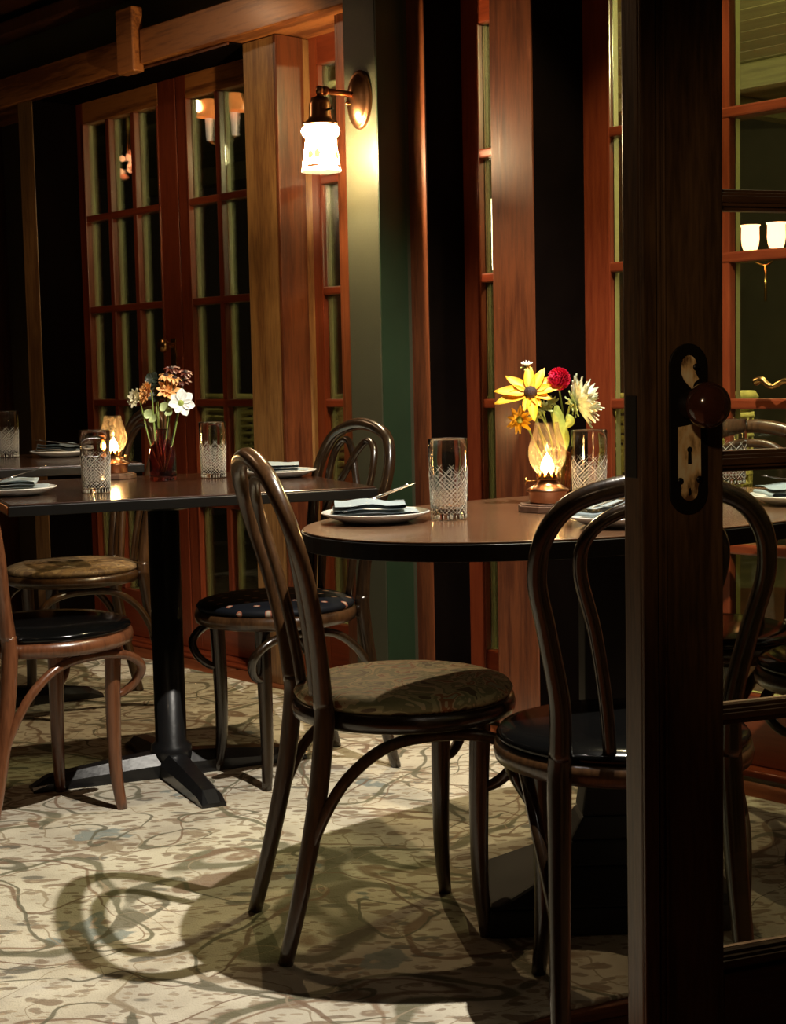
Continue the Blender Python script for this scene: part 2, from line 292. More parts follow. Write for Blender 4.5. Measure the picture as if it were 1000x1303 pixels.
# ------------------------------------------------------------------ mesh helpers
class G:
    """collects verts/faces, several material slots possible"""
    def __init__(s): s.v = []; s.f = []; s.mi = []; s.sm = []
    def add(s, vs, fs, mi=0, smooth=False):
        o = len(s.v); s.v += [Vector(p) for p in vs]
        for f in fs: s.f.append([i + o for i in f]); s.mi.append(mi); s.sm.append(smooth)
        return s
    def box(s, a, b, mi=0, bev=0.0, mat=None):
        x0, y0, z0 = a; x1, y1, z1 = b
        if bev <= 0:
            vs = [(x0,y0,z0),(x1,y0,z0),(x1,y1,z0),(x0,y1,z0),(x0,y0,z1),(x1,y0,z1),(x1,y1,z1),(x0,y1,z1)]
            fs = [(0,3,2,1),(4,5,6,7),(0,1,5,4),(1,2,6,5),(2,3,7,6),(3,0,4,7)]
        else:
            bm = bmesh.new(); bmesh.ops.create_cube(bm, size=1)
            for v in bm.verts: v.co = Vector(((x0+x1)/2 + v.co.x*(x1-x0), (y0+y1)/2 + v.co.y*(y1-y0), (z0+z1)/2 + v.co.z*(z1-z0)))
            bmesh.ops.bevel(bm, geom=bm.edges[:], offset=bev, segments=2, affect='EDGES', profile=0.6)
            bm.verts.index_update(); vs = [v.co.copy() for v in bm.verts]; fs = [[v.index for v in f.verts] for f in bm.faces]; bm.free()
        if mat: vs = [mat @ Vector(p) for p in vs]
        return s.add(vs, fs, mi)
    def lathe(s, prof, seg=32, c=(0,0,0), mi=0, smooth=True, axis=None, closed=False):
        vs = []; c = Vector(c)
        rot = Vector((0,0,1)).rotation_difference(Vector(axis).normalized()).to_matrix() if axis else Matrix.Identity(3)
        for r, z in prof:
            for k in range(seg):
                a = 2*pi*k/seg; vs.append(c + rot @ Vector((r*cos(a), r*sin(a), z)))
        fs = []; n = len(prof)
        for i in range(n - 1 + (1 if closed else 0)):
            j = (i+1) % n
            for k in range(seg):
                k2 = (k+1) % seg; fs.append((i*seg+k, i*seg+k2, j*seg+k2, j*seg+k))
        if not closed:
            if prof[0][0] > 1e-6: fs.append(tuple(reversed(range(seg))))
            if prof[-1][0] > 1e-6: fs.append(tuple((n-1)*seg + k for k in range(seg)))
        return s.add(vs, fs, mi, smooth)
    def tube(s, pts, rad, seg=10, mi=0, flat=1.0, caps=True, sub=5):
        P = smooth_path([Vector(p) for p in pts], sub) if sub > 1 and len(pts) > 2 else [Vector(p) for p in pts]
        n = len(P)
        if not isinstance(rad, (list, tuple)): R = [rad]*n
        else:
            R = []
            for i in range(n):
                t = i/(n-1)*(len(rad)-1); k = min(int(t), len(rad)-2); R.append(rad[k] + (rad[k+1]-rad[k])*(t-k))
        T = [(P[min(i+1,n-1)] - P[max(i-1,0)]).normalized() for i in range(n)]
        up = Vector((0,1,0)) if abs(T[0].y) < 0.9 else Vector((1,0,0))
        nrm = (up - T[0]*up.dot(T[0])).normalized(); vs = []
        for i in range(n):
            if i:
                q = T[i-1].rotation_difference(T[i]); nrm = q @ nrm; nrm = (nrm - T[i]*nrm.dot(T[i])).normalized()
            bn = T[i].cross(nrm)
            for k in range(seg):
                a = 2*pi*k/seg; vs.append(P[i] + (nrm*cos(a)*flat + bn*sin(a))*R[i])
        fs = []
        for i in range(n-1):
            for k in range(seg):
                k2 = (k+1) % seg; fs.append((i*seg+k, i*seg+k2, (i+1)*seg+k2, (i+1)*seg+k))
        if caps: fs.append(tuple(reversed(range(seg)))); fs.append(tuple((n-1)*seg+k for k in range(seg)))
        return s.add(vs, fs, mi, True)
    def prism(s, poly, z0, z1, mi=0, mat=None, smooth=False):
        n = len(poly); vs = [Vector((x, y, z0)) for x, y in poly] + [Vector((x, y, z1)) for x, y in poly]
        if mat: vs = [mat @ p for p in vs]
        fs = [tuple(reversed(range(n))), tuple(range(n, 2*n))] + [(i, (i+1) % n, n+(i+1) % n, n+i) for i in range(n)]
        return s.add(vs, fs, mi, smooth)
    def mesh(s, name, mats):
        me = bpy.data.meshes.new(name); me.from_pydata([tuple(v) for v in s.v], [], s.f)
        for m in (mats if isinstance(mats, (list, tuple)) else [mats]): me.materials.append(m)
        for p, mi, sm in zip(me.polygons, s.mi, s.sm): p.material_index = mi; p.use_smooth = sm
        me.update(); return me
    def build(s, name, mats, parent=None, bevel=0.0):
        return put(name, s.mesh(name, mats), parent, bevel)
def put(name, me, parent=None, bevel=0.0, mat=None):
    o = bpy.data.objects.new(name, me); COL.objects.link(o)
    if parent is not None: o.parent = parent
    if mat is not None: o.matrix_basis = mat
    if bevel:
        b = o.modifiers.new('bevel', 'BEVEL'); b.width = bevel; b.segments = 2; b.limit_method = 'ANGLE'; b.angle_limit = radians(40)
    return o
def smooth_path(P, sub):
    out = []; n = len(P)
    for i in range(n-1):
        p0 = P[i-1] if i else P[0]*2 - P[1]; p1 = P[i]; p2 = P[i+1]; p3 = P[i+2] if i+2 < n else P[-1]*2 - P[-2]
        for k in range(sub):
            t = k/sub
            out.append(0.5*((2*p1) + (p2-p0)*t + (2*p0-5*p1+4*p2-p3)*t*t + (3*p1-p0-3*p2+p3)*t**3))
    out.append(P[-1]); return out
def thing(name, label, cat, loc=(0,0,0), rotz=0.0, group=None):
    o = bpy.data.objects.new(name, None); COL.objects.link(o); o.empty_display_size = 0.05
    o.location = loc; o.rotation_euler = (0, 0, rotz); tag(o, label, cat, group); return o
def tag(o, label, cat, group=None):
    o['label'] = label; o['category'] = cat
    if group: o['group'] = group
    return o
def dup(root, loc, rotz, label, group=None):
    r = root.copy(); COL.objects.link(r); r.location = loc; r.rotation_euler = (0, 0, rotz); r['label'] = label
    if group: r['group'] = group
    for ch in list(root.children):
        c = ch.copy(); COL.objects.link(c); c.parent = r
        for g in list(ch.children):
            d = g.copy(); COL.objects.link(d); d.parent = c
    return r
def struct(o): o['kind'] = 'structure'; return o

# ------------------------------------------------------------------ window wall frame: local x runs along the wall, local -y points into the room
D1 = Vector((0.663, -0.748, 0)).normalized(); Q0 = Vector((-1.712, 6.76, 0)); NR = Vector((D1.y, -D1.x, 0))
WROT = atan2(D1.y, D1.x)
def wempty(name):
    o = bpy.data.objects.new(name, None); COL.objects.link(o); o.location = Q0; o.rotation_euler = (0, 0, WROT); return struct(o)
def wput(g, name, mats, bevel=0.0):
    o = g.build(name, mats, None, bevel); o.location = Q0; o.rotation_euler = (0, 0, WROT); return struct(o)
def wpos(u, dl, z): return Q0 + D1*u + NR*dl + Vector((0, 0, z))
ZROW = [0.20, 0.562, 0.925, 1.287, 1.640, 2.005]

def french_leaf(n, u0, u1, cols, stile_l=0.10, stile_r=0.10, lever=None, knob=None, top=2.15):
    root = wempty('door_%d' % n); root.location = Q0 - NR*0.022
    T = 0.022
    def part(name, a, b, hor=False, cream=True):
        g = G(); g.box((a[0], -T, a[1]), (b[0], 0.006, b[1]), 0, 0.004)
        if cream: g.box((a[0]+0.001, 0.006, a[1]+0.001), (b[0]-0.001, 0.024, b[1]-0.001), 1)
        return g.build(name, [M['red_h'] if hor else M['red'], M['cream']], root)
    part('stile', (u0, 0.02), (u0+stile_l, top)); part('stile', (u1-stile_r, 0.02), (u1, top))
    a, b = u0+stile_l, u1-stile_r
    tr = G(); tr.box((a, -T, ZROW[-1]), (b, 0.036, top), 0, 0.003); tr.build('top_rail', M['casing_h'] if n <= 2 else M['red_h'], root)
    part('bottom_rail', (a, 0.02), (b, ZROW[0]), True)
    # moulding beads along the stiles towards the glass
    for x in (a, b-0.008):
        g = G(); g.box((x, -T-0.004, ZROW[0]), (x+0.008, -T+0.004, ZROW[-1]), 0, 0.002); g.build('bead', M['red'], root)
    cw = (b-a)/cols; mw = 0.013
    for c in range(1, cols): part('vertical_muntin', (a+c*cw-mw, ZROW[0]), (a+c*cw+mw, ZROW[-1]))
    for z in ZROW[1:-1]:
        g = G(); g.box((a, -T-0.002, z-mw), (b, 0.034, z+mw), 0, 0.005); g.build('horizontal_muntin', M['red_h'], root)
    for c in range(cols):
        x0 = a + c*cw + (mw if c else 0); x1 = a + (c+1)*cw - (mw if c < cols-1 else 0)
        for r in range(5):
            g = G(); g.box((x0, 0.0, ZROW[r] + (mw if r else 0)), (x1, 0.004, ZROW[r+1] - (mw if r < 4 else 0)))
            g.build('pane', M['pane'], root)
    if lever is not None:
        side, ux = lever
        g = G(); g.lathe([(0.026, 0), (0.026, 0.005), (0.018, 0.010), (0.010, 0.012), (0.010, 0.045)], 20, (ux, -T, 0.975), axis=(0, -1, 0))
        pts = [(ux, -T-0.042, 0.975), (ux+side*0.03, -T-0.046, 0.982), (ux+side*0.065, -T-0.046, 0.968), (ux+side*0.095, -T-0.044, 0.985), (ux+side*0.115, -T-0.042, 0.980)]
        g.tube(pts, [0.009, 0.007, 0.006, 0.008, 0.010], 10)
        g.build('handle', M['brass'], root)
    if knob is not None:
        g = G(); g.box((knob-0.018, -T-0.004, 0.93), (knob+0.018, -T, 1.16), 0, 0.003)
        g.lathe([(0.010, 0), (0.010, 0.03), (0.022, 0.036), (0.026, 0.046), (0.022, 0.057), (0.0, 0.060)], 20, (knob, -T, 1.135), axis=(0, -1, 0))
        g.build('knob', M['brass'], root)
    return root
french_leaf(1, 0.702, 1.447, 3, 0.103, 0.112, knob=1.39, top=2.115)
french_leaf(2, 1.452, 2.20, 3, 0.062, 0.125, top=2.115)
french_leaf(3, 2.205, 2.60, 1, 0.053, 0.10)
french_leaf(4, 2.885, 3.26, 1, 0.096, 0.095)
french_leaf(5, 3.36, 4.145, 3, 0.105, 0.115, lever=(-1, 4.075))
french_leaf(6, 4.15, 4.90, 3, 0.105, 0.115)

# casings (front plane) and reveals
def wbox(name, u0, u1, y0, y1, z0, z1, mat, bev=0.003):
    g = G(); g.box((u0, -y0, z0), (u1, y1, z1), 0, 0); return wput(g, name, mat, bev)
T_ = iter(range(1, 99))
HB, HT = 2.09, 2.2      # header
def trim(*a, **k): return wbox('trim_%d' % next(T_), *a, **k)
trim(0.645, 0.757, 0.19, 0.03, 0.0, HB, M['casing_pale'])              # casing 1, left of the double door
trim(2.045, 2.219, 0.135, 0.03, 0.0, HB, M['casing_pale'])             # casing 2
trim(2.535, 2.69, 0.145, 0.03, 0.0, 2.6, M['casing'])               # casing 3 beside the pilaster
trim(2.80, 2.916, 0.145, 0.03, 0.0, 2.6, M['casing'])              # casing 4 right of the pilaster
trim(3.225, 3.379, 0.195, 0.03, 0.0, 2.6, M['casing'])             # casing 5
trim(4.92, 5.1, 0.195, 0.03, 0.0, 2.6, M['casing'])
trim(2.212, 2.226, 0.139, -0.03, 0.0, HB, M['casing'], bev=0.002)  # light edge bead of casing 2
trim(-1.2, 0.10, 0.19, 0.03, 0.0, HB, M['casing_dark'])
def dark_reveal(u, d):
    g = G(); g.box((u, -d+0.002, 0.0), (u+0.003, 0.0, 2.12)); wput(g, 'trim_%d' % next(T_), [M['reveal']])  # near-black strip laid over the right side of a casing
M['reveal'] = plain('near_black_reveal', (0.004, 0.0025, 0.002), 0.8); M['reveal'].node_tree.nodes['Principled BSDF'].inputs['Specular IOR Level'].default_value = 0  # near-black for casing sides; also stands in for shade under the header
g = G(); g.box((0.76, -0.183, HB-0.0035), (2.044, 0.02, HB-0.0005)); g.box((0.70, 0.0, 2.117), (2.20, 0.02, 2.15)); wput(g, 'trim_%d' % next(T_), [M['reveal']])  # recess shade below the header, put in as near-black sheets
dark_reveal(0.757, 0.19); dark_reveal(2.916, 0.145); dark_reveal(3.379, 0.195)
# sage pilaster with a beaded left edge
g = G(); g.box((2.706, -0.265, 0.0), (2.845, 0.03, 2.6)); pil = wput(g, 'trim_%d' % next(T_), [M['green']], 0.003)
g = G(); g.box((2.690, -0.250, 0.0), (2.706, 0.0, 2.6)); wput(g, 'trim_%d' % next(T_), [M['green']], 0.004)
g = G(); g.box((2.8452, -0.264, 0.0), (2.848, -0.160, 2.6)); wput(g, 'trim_%d' % next(T_), [M['dark_green']], 0.0)  # shade on the pilaster's right side, put in as a darker green strip
# header beams with the square block between them
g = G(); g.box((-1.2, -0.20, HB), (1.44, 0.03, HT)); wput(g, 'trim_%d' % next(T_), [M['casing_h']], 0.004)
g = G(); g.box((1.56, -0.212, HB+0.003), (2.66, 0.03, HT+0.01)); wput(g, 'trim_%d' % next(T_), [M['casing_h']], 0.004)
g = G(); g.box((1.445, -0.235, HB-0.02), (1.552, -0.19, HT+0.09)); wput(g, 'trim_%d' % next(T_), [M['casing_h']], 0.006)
g2 = G(); g2.box((0.76, -0.19, HB-0.008), (2.04, -0.184, HB-0.0005)); wput(g2, 'trim_%d' % next(T_), [M['casing']], 0.0)
g2 = G(); g2.box((2.520, -0.142, 0.0), (2.534, 0.03, 2.6)); wput(g2, 'trim_%d' % next(T_), [M['casing']], 0.002)
# wall above the header, picture rail, ceiling beam
g = G(); g.box((-1.3, -0.10, HT), (2.66, 0.06, 2.62)); g.box((2.66, -0.02, 2.155), (5.2, 0.06, 2.62)); wput(g, 'wall_back', [M['olive']])
g = G(); g.box((-1.3, 0.03, 0.0), (0.70, 0.06, 2.3)); g.box((-1.3, -0.02, 2.151), (2.66, 0.06, HT)); wput(g, 'wall_back_lower', [M['wallp']])
g = G(); g.box((-1.3, -0.19, 2.36), (2.70, -0.10, 2.42)); wput(g, 'trim_%d' % next(T_), [M['casing_dark']], 0.01)
g = G(); g.box((-1.3, -0.34, 2.45), (2.70, -0.10, 2.60)); wput(g, 'trim_%d' % next(T_), [M['casing_dark']], 0.01)
# solid posts between the openings
g = G()
for a, b in ((2.605, 2.88), (3.265, 3.355), (4.905, 5.2)): g.box((a, -0.05, 0), (b, 0.06, 2.16))
wput(g, 'wall_back_posts', [M['dark_green']])
# base board under the leaves: threshold
g = G(); g.box((0.6, -0.045, 0.0), (5.1, 0.06, 0.019)); wput(g, 'baseboard_back', [M['red_h']], 0.004)
g = G(); g.box((0.757, -0.075, 0.0), (2.045, -0.046, 0.012)); wput(g, 'baseboard_door', [M['red_h']], 0.004)

# floor, planks, carpet, ceiling, unseen walls
g = G(); g.box((-4.5, -1.6, -0.12), (3.2, 7.2, -0.022)); struct(g.build('floor', M['casing_dark']))
flo = bpy.data.objects['floor']
pm = G(); pm.box((-1.2, -0.058, -0.02), (1.2, 0.058, 0), 0, 0.002); pme = pm.mesh('plank', M['plank'])
E1 = Vector((0.933, 0.358, 0)).normalized(); E2 = Vector((-E1.y, E1.x, 0)); ER = atan2(E1.y, E1.x)
def inside_room(p): return (p - Q0).dot(NR) > 0.02
k = 0
for j in range(-2, 46):
    for i in range(-2, 3):
        c = Vector((0.2, 0.9, 0)) + E2*(j*0.1185) + E1*(i*2.42 + (j % 3)*0.8)
        if -2.6 < c.x < 2.4 and c.y < 6.3 and all(inside_room(c + E1*s) for s in (-1.2, 1.2)):
            o = put('plank', pme, flo, 0, Matrix.Translation(c) @ Matrix.Rotation(ER, 4, 'Z')); k += 1
# short planks running along the window wall, where the rest stop
pm2 = G(); pm2.box((-0.6, -0.058, -0.02), (0.6, 0.058, 0), 0, 0.002); pme2 = pm2.mesh('plank_short', M['plank'])
for j in range(20):
    for i in range(-1, 6):
        c = Q0 + NR*(0.13 + j*0.1185) + D1*(i*1.22 + (j % 2)*0.5)
        if j < 2: put('plank', pme2, flo, 0, Matrix.Translation(c + Vector((0, 0, 0.0004))) @ Matrix.Rotation(WROT, 4, 'Z'))
pa = ground(560, 1330); pb = ground(820, 1262); dn = (pb - pa).normalized()
ed = [wpos(-0.5, 0.20, 0), wpos(3.5, 0.20, 0), wpos(4.30, 0.20, 0), pb + dn*0.62, pb, pa, pa - dn*1.6 + Vector((0, -0.1, 0)), Vector((-3.2, 2.4, 0)), Vector((-3.6, 5.4, 0))]
g = G(); g.prism([(p.x, p.y) for p in reversed(ed)], 0.001, 0.007)
car = g.build('carpet', M['carpet'], None, 0.003); tag(car, 'worn cream floral carpet with brown vines covering the dining room floor', 'carpet')
# fringe-like curled hem at the near edge
g = G(); pts = [pa - dn*1.5 + (pb-pa)*0 , pa, pa*0.5+pb*0.5 + Vector((0, 0.006, 0)), pb, pb + dn*0.6]
g.tube([(p.x, p.y, 0.003 + 0.001*random.random()) for p in smooth_path(pts, 8)], 0.005, 6, sub=1); g.build('hem', M['carpet'], car)

g = G(); g.box((-4.5, -1.6, 2.62), (3.2, 7.4, 2.72)); struct(g.build('ceiling', M['wallp']))
g = G(); g.box((-4.6, -1.6, 0), (-4.5, 7.2, 2.62)); struct(g.build('wall_left', M['wallp']))
g = G(); g.box((-4.5, -1.7, 0), (3.2, -1.6, 2.62)); struct(g.build('wall_front', M['wallp']))
g = G(); g.box((3.1, -1.6, 0), (3.2, 2.0, 2.62)); struct(g.build('wall_right', M['wallp']))

# ------------------------------------------------------------------ porch beyond the glass
g = G(); g.box((-3.5, 0.08, -0.14), (7.5, 4.6, -0.04)); wput(g, 'floor_porch', [M['porch_floor']])
pc = wempty('ceiling_porch')
bm_ = G(); bm_.box((-3.5, -0.085, 0), (7.5, 0.085, 0.02), 0, 0.004); bme = bm_.mesh('ceiling_board', M['porch_board'])
for i in range(26): put('board', bme, pc, 0, Matrix.Translation((0, 0.2 + i*0.175, 2.42)))
for i, yy in enumerate((1.3, 3.0)):
    g = G(); g.box((-3.5, yy-0.05, 2.30), (7.5, yy+0.05, 2.419), 0, 0.008); g.build('beam', M['porch_board'], pc)
for i, uu in enumerate((1.2, 3.2, 5.2, 6.8)):
    g = G(); g.box((uu-0.05, 1.36, 2.33), (uu+0.05, 4.3, 2.418), 0, 0.008); g.build('beam', M['porch_board'], pc)
g = G(); g.box((-3.5, 4.4, -0.1), (7.5, 4.5, 2.42)); wput(g, 'wall_porch', [M['porch_wall']])
# bracketed posts of the porch
for u_ in (5.6, 3.4):
    p = wempty('trim_%d' % next(T_)); p.location = wpos(u_, -4.2, 0)
    g = G(); g.box((-0.07, -0.07, -0.04), (0.07, 0.07, 2.40), 0, 0.01); g.build('post', M['cream'], p)
    g = G(); g.tube([(-0.05, 0, 1.75), (-0.18, 0, 2.0), (-0.42, 0, 2.25)], 0.035, 8); g.build('brace', M['cream'], p)
    g = G(); g.tube([(0.05, 0, 1.75), (0.18, 0, 2.0), (0.42, 0, 2.25)], 0.035, 8); g.build('brace', M['cream'], p)
gl_warm = emit('lit_porch_shade', (1.0, 0.42, 0.20), 2.2); gl_hot = emit('lit_bulb', (1.0, 0.72, 0.34), 14); tube_w = emit('lit_candle_tube', (1.0, 0.7, 0.5), 0.7)
t = thing('wall_lamp', 'twin wall lamp with two glowing square frosted shades outside the right window', 'lamp', at(971, 330, 7.6), WROT)
for s in (-1, 1):
    g = G(); g.lathe([(0.033, 0.05), (0.040, 0.07), (0.044, 0.10), (0.043, 0.16), (0.05, 0.17), (0.047, 0.17), (0.039, 0.155), (0.039, 0.10), (0.030, 0.055)], 16, (s*0.075, 0, 0), closed=True); g.build('lamp_shade', gl_warm, t)
    g = G(); g.lathe([(0.0, 0.075), (0.016, 0.085), (0.018, 0.10), (0.0, 0.125)], 12, (s*0.075, 0, 0)); g.build('bulb', gl_hot, t)
g = G(); g.tube([(-0.075, 0, 0.05), (-0.06, 0, 0.0), (0, 0.02, -0.03), (0.06, 0, 0.0), (0.075, 0, 0.05)], 0.006, 8); g.tube([(0, 0.02, -0.03), (0.0, 0.02, -0.2)], 0.007, 8); g.build('arm', M['brass'], t)
p0 = at(281, 150, 6.75)
t = thing('hanging_candle_lamp', 'twin candle lamp with two orange shades glowing in the top panes of the double door', 'lamp', p0, WROT)
for s in (-1, 1):
    x = s*0.093
    g = G(); g.lathe([(0.052, 0.0), (0.030, 0.075), (0.028, 0.075), (0.050, 0.0)], 20, (x, 0, 0.015), closed=True); g.build('lamp_shade', emit('candle_shade', (1.0, 0.30, 0.07), 0.8), t)
    g = G(); g.lathe([(0.0, 0.0), (0.013, 0.015), (0.011, 0.035), (0.0, 0.065)], 12, (x, -0.055, 0.03)); g.build('bulb', gl_hot, t)
    g = G(); g.lathe([(0.010, -0.085), (0.015, 0.01)], 12, (x, 0, 0)); g.build('candle_tube', tube_w, t)
g = G(); g.tube([(-0.093, 0, -0.085), (-0.05, 0, -0.11), (0.05, 0, -0.11), (0.093, 0, -0.085)], 0.006, 8); g.tube([(0, 0.0, -0.11), (0, 0, 2.42 - p0.z)], 0.006, 8); g.build('arm', M['brass'], t)
p0 = at(163, 210, 7.4)
t = thing('hanging_lantern', 'small orange glowing cluster lantern hanging outside the left door', 'lamp', p0)
for i in range(14):
    v = Vector((random.uniform(-1, 1), random.uniform(-1, 1), random.uniform(-1.6, 1.6)))*0.036
    g = G(); g.lathe([(0, -0.016), (0.014, -0.006), (0.015, 0.006), (0, 0.016)], 8, v); g.build('drop', [gl_warm, emit('ember', (1.0, 0.25, 0.10), 0.7)][i % 2], t)
g = G(); g.tube([(0, 0, 0.04), (0, 0, 2.42 - p0.z)], 0.004, 6); g.build('chain', M['brass'], t)

p0 = at(631, 345, 5.3)
t = thing('tube_lantern', 'tall bright tube lantern glowing outside the narrow window beside the flowers', 'lamp', p0)
g = G(); g.lathe([(0.0, 0.0), (0.013, 0.004), (0.014, 0.24), (0.0, 0.245)], 16); g.build('lamp_tube', emit('lantern_tube', (1.0, 0.86, 0.50), 9), t)
g = G(); g.lathe([(0.0, -0.03), (0.022, -0.028), (0.024, 0.0), (0.0, 0.004)], 20); g.lathe([(0.024, 0.244), (0.010, 0.27), (0.0, 0.275)], 20); g.tube([(0, 0, 0.27), (0, 0, 2.42 - p0.z)], 0.004, 6); g.build('frame', M['iron'], t)
def wicker_chair():
    t = thing('wicker_chair', 'x', 'chair', (0, 0, 0), 0, 'wicker chairs on the porch')
    R = 0.30
    g = G()
    for i, z in enumerate([0.42 + 0.033*j for j in range(16)]):
        a0 = 1.25 if z > 0.66 else 0.75
        g.tube([(R*(1+0.12*(z-0.4))*cos(a), R*(1+0.12*(z-0.4))*sin(a), z - (0.10*abs(cos((a)/2))**6)) for a in [a0 + (2*pi-2*a0)*k/18 for k in range(19)]], 0.014 if i < 15 else 0.024, 6, sub=1)
    g.build('backrest', M['wicker'], t)
    g = G()
    for k in range(22):
        a = 0.9 + (2*pi-1.8)*k/21
        for s in (-1, 1):
            g.tube([(R*1.03*cos(a), R*1.03*sin(a), 0.43), (R*1.05*cos(a+s*0.12), R*1.05*sin(a+s*0.12), 0.62), (R*1.07*cos(a+s*0.24), R*1.07*sin(a+s*0.24), 0.86)], 0.006, 5, sub=1)
    g.build('lattice', M['wicker'], t)
    g = G(); g.lathe([(0, 0.40), (0.27, 0.40), (0.30, 0.43), (0.29, 0.46), (0.2, 0.475), (0, 0.478)], 28); g.build('seat', M['wicker'], t)
    for sx, sy in ((1, 1), (1, -1), (-1, 1), (-1, -1)):
        g = G(); g.tube([(0.2*sx, 0.2*sy, 0.41), (0.23*sx, 0.23*sy, -0.04)], 0.016, 8); g.build('leg', M['wicker'], t)
    return t
wc = wicker_chair()
wl = ['straw wicker armchair on the porch seen through the right-hand door with lever handle',
      'straw wicker armchair on the porch behind the narrow window beside the lit wall lamp',
      'straw wicker armchair on the porch behind the right leaf of the double door',
      'straw wicker armchair on the porch behind the left leaf of the double door']
for i, (u_, dl, rz) in enumerate(((4.25, -0.95, 2.2), (2.75, -1.1, 1.6), (1.05, -1.05, 0.9), (0.1, -1.3, 0.5))):
    loc = wpos(u_, dl, 0)
    if i == 0: wc.location = loc; wc.rotation_euler.z = rz; wc['label'] = wl[0]
    else: dup(wc, loc, rz, wl[i])
for i, (u_, dl) in enumerate(((4.75, -1.75), (1.75, -1.9))):
    t = thing('wicker_table', ['low round straw table on the porch beyond the rightmost door', 'low round straw table on the porch beyond the double door'][i], 'table', wpos(u_, dl, 0), 0, 'low wicker tables on the porch')
    g = G(); g.lathe([(0, 0.60), (0.32, 0.60), (0.34, 0.62), (0.32, 0.64), (0, 0.64)], 30); g.build('tabletop', M['wicker'], t)
    g = G()
    for k in range(12):
        a = k*pi/6; g.tube([(0.12*cos(a), 0.12*sin(a), 0.60), (0.07*cos(a+0.5), 0.07*sin(a+0.5), 0.3), (0.22*cos(a+1), 0.22*sin(a+1), -0.04)], 0.011, 6)
    g.build('pedestal', M['wicker'], t)

# ------------------------------------------------------------------ wall sconce on the pilaster
sp = wpos(2.778, 0.265, 0)
sz = 1.795
t = thing('wall_sconce', 'lit milk-glass wall sconce with oval copper plate on the sage green pilaster', 'lamp', (sp.x, sp.y, sz), WROT)
g = G(); prof = [(1.0, 0.0), (1.0, 0.006), (0.93, 0.012), (0.88, 0.011), (0.80, 0.018), (0.55, 0.030), (0.2, 0.037), (0.0, 0.038)]
vs = []; seg = 40
for r, hgt in prof:
    for k in range(seg):
        a = 2*pi*k/seg; vs.append((0.050*r*cos(a), -hgt, 0.083*r*sin(a)))
fs = [(i*seg+k, i*seg+(k+1) % seg, (i+1)*seg+(k+1) % seg, (i+1)*seg+k) for i in range(len(prof)-1) for k in range(seg)]
g.add(vs, [tuple(reversed(f)) for f in fs], 0, True); g.build('backplate', M['copper'], t)
g = G(); g.lathe([(0, 0), (0.006, 0.001), (0.006, 0.008), (0, 0.012)], 12, (-0.012, -0.034, -0.012), axis=(0, -1, 0)); g.build('finial', M['copper'], t)
ARM = 0.150
g = G(); g.tube([(0, -0.03, 0.012), (0, -ARM, 0.012)], 0.0085, 14, sub=1); g.lathe([(0, -0.013), (0.009, -0.011), (0.011, 0), (0.009, 0.011), (0, 0.013)], 16, (0, -ARM, 0.012)); g.lathe([(0.012, 0), (0.013, 0.006), (0.012, 0.012)], 16, (0, -ARM+0.014, 0.012), axis=(0, 1, 0)); g.build('arm', M['copper'], t)
g = G(); g.lathe([(0.006, 0.004), (0.010, -0.004), (0.024, -0.010), (0.030, -0.028), (0.031, -0.060), (0.034, -0.068), (0.047, -0.078), (0.049, -0.083), (0.044, -0.083), (0.028, -0.066), (0.025, -0.03), (0.004, -0.006)], 32, (0, -ARM, 0), closed=True); g.build('socket_cup', M['copper'], t)
for a in (0.3, 2.4, 4.5):
    g = G(); g.tube([(0.044*cos(a), -ARM+0.044*sin(a), -0.081), (0.056*cos(a), -ARM+0.056*sin(a), -0.081)], 0.0035, 8, sub=1); g.build('thumbscrew', M['copper'], t)
g = G(); g.tube([(0.03, -ARM+0.0, -0.045), (0.052, -ARM+0.0, -0.045)], 0.003, 8, sub=1); g.lathe([(0, -0.006), (0.005, 0), (0, 0.006)], 8, (0.053, -ARM, -0.045)); g.build('switch', M['black'], t)
po = [(0.034, -0.080), (0.050, -0.088), (0.055, -0.100), (0.050, -0.112), (0.042, -0.120), (0.043, -0.13), (0.055, -0.205), (0.056, -0.212)]
g = G(); g.lathe(po, 40, (0, -ARM, 0)); g.f = g.f[:-2]; g.mi = g.mi[:-2]; g.sm = g.sm[:-2]; sh = g.build('glass_shade', M['shade'], t)
g = G(); g.lathe([(0, -0.138), (0.010, -0.135), (0.013, -0.128), (0.010, -0.115), (0.008, -0.10), (0, -0.098)], 16, (0, -ARM, 0)); bulb = g.build('bulb', emit('hot_bulb', (1.0, 0.80, 0.55), 3), t)
# little painted trees round the shade
def on_shade(a, z, off=0.0006):
    r = 0.043 + (0.055-0.043)*(-0.13 - z)/0.075 + off
    return Vector((r*cos(a), -ARM + r*sin(a), z))
for a0 in (-1.12, 0.62, 2.6):
    a0 += 0.0
    g = G()
    def blob(a, z, ra, rz, mi):
        n = 12; vs = [on_shade(a, z)] + [on_shade(a + ra*cos(2*pi*k/n)*(1+0.2*sin(5*k)), z + rz*sin(2*pi*k/n)) for k in range(n)]
        g.add(vs, [(0, 1+(k+1) % n, 1+k) for k in range(n)] + [(0, 1+k, 1+(k+1) % n) for k in range(n)], mi)
    blob(a0-0.20, -0.168, 0.19, 0.011, 1); blob(a0+0.22, -0.166, 0.20, 0.011, 1); blob(a0, -0.184, 0.035, 0.017, 0); blob(a0-0.02, -0.199, 0.42, 0.0035, 0)
    g.build('painted_tree', [M['print'], M['print2']], sh)
bl = light('sconce_bulb_light', 'POINT', (0, 0, 0), 13, (1.0, 0.76, 0.44), 0.010); bl.parent = t; bl.location = (0, -ARM, -0.150)

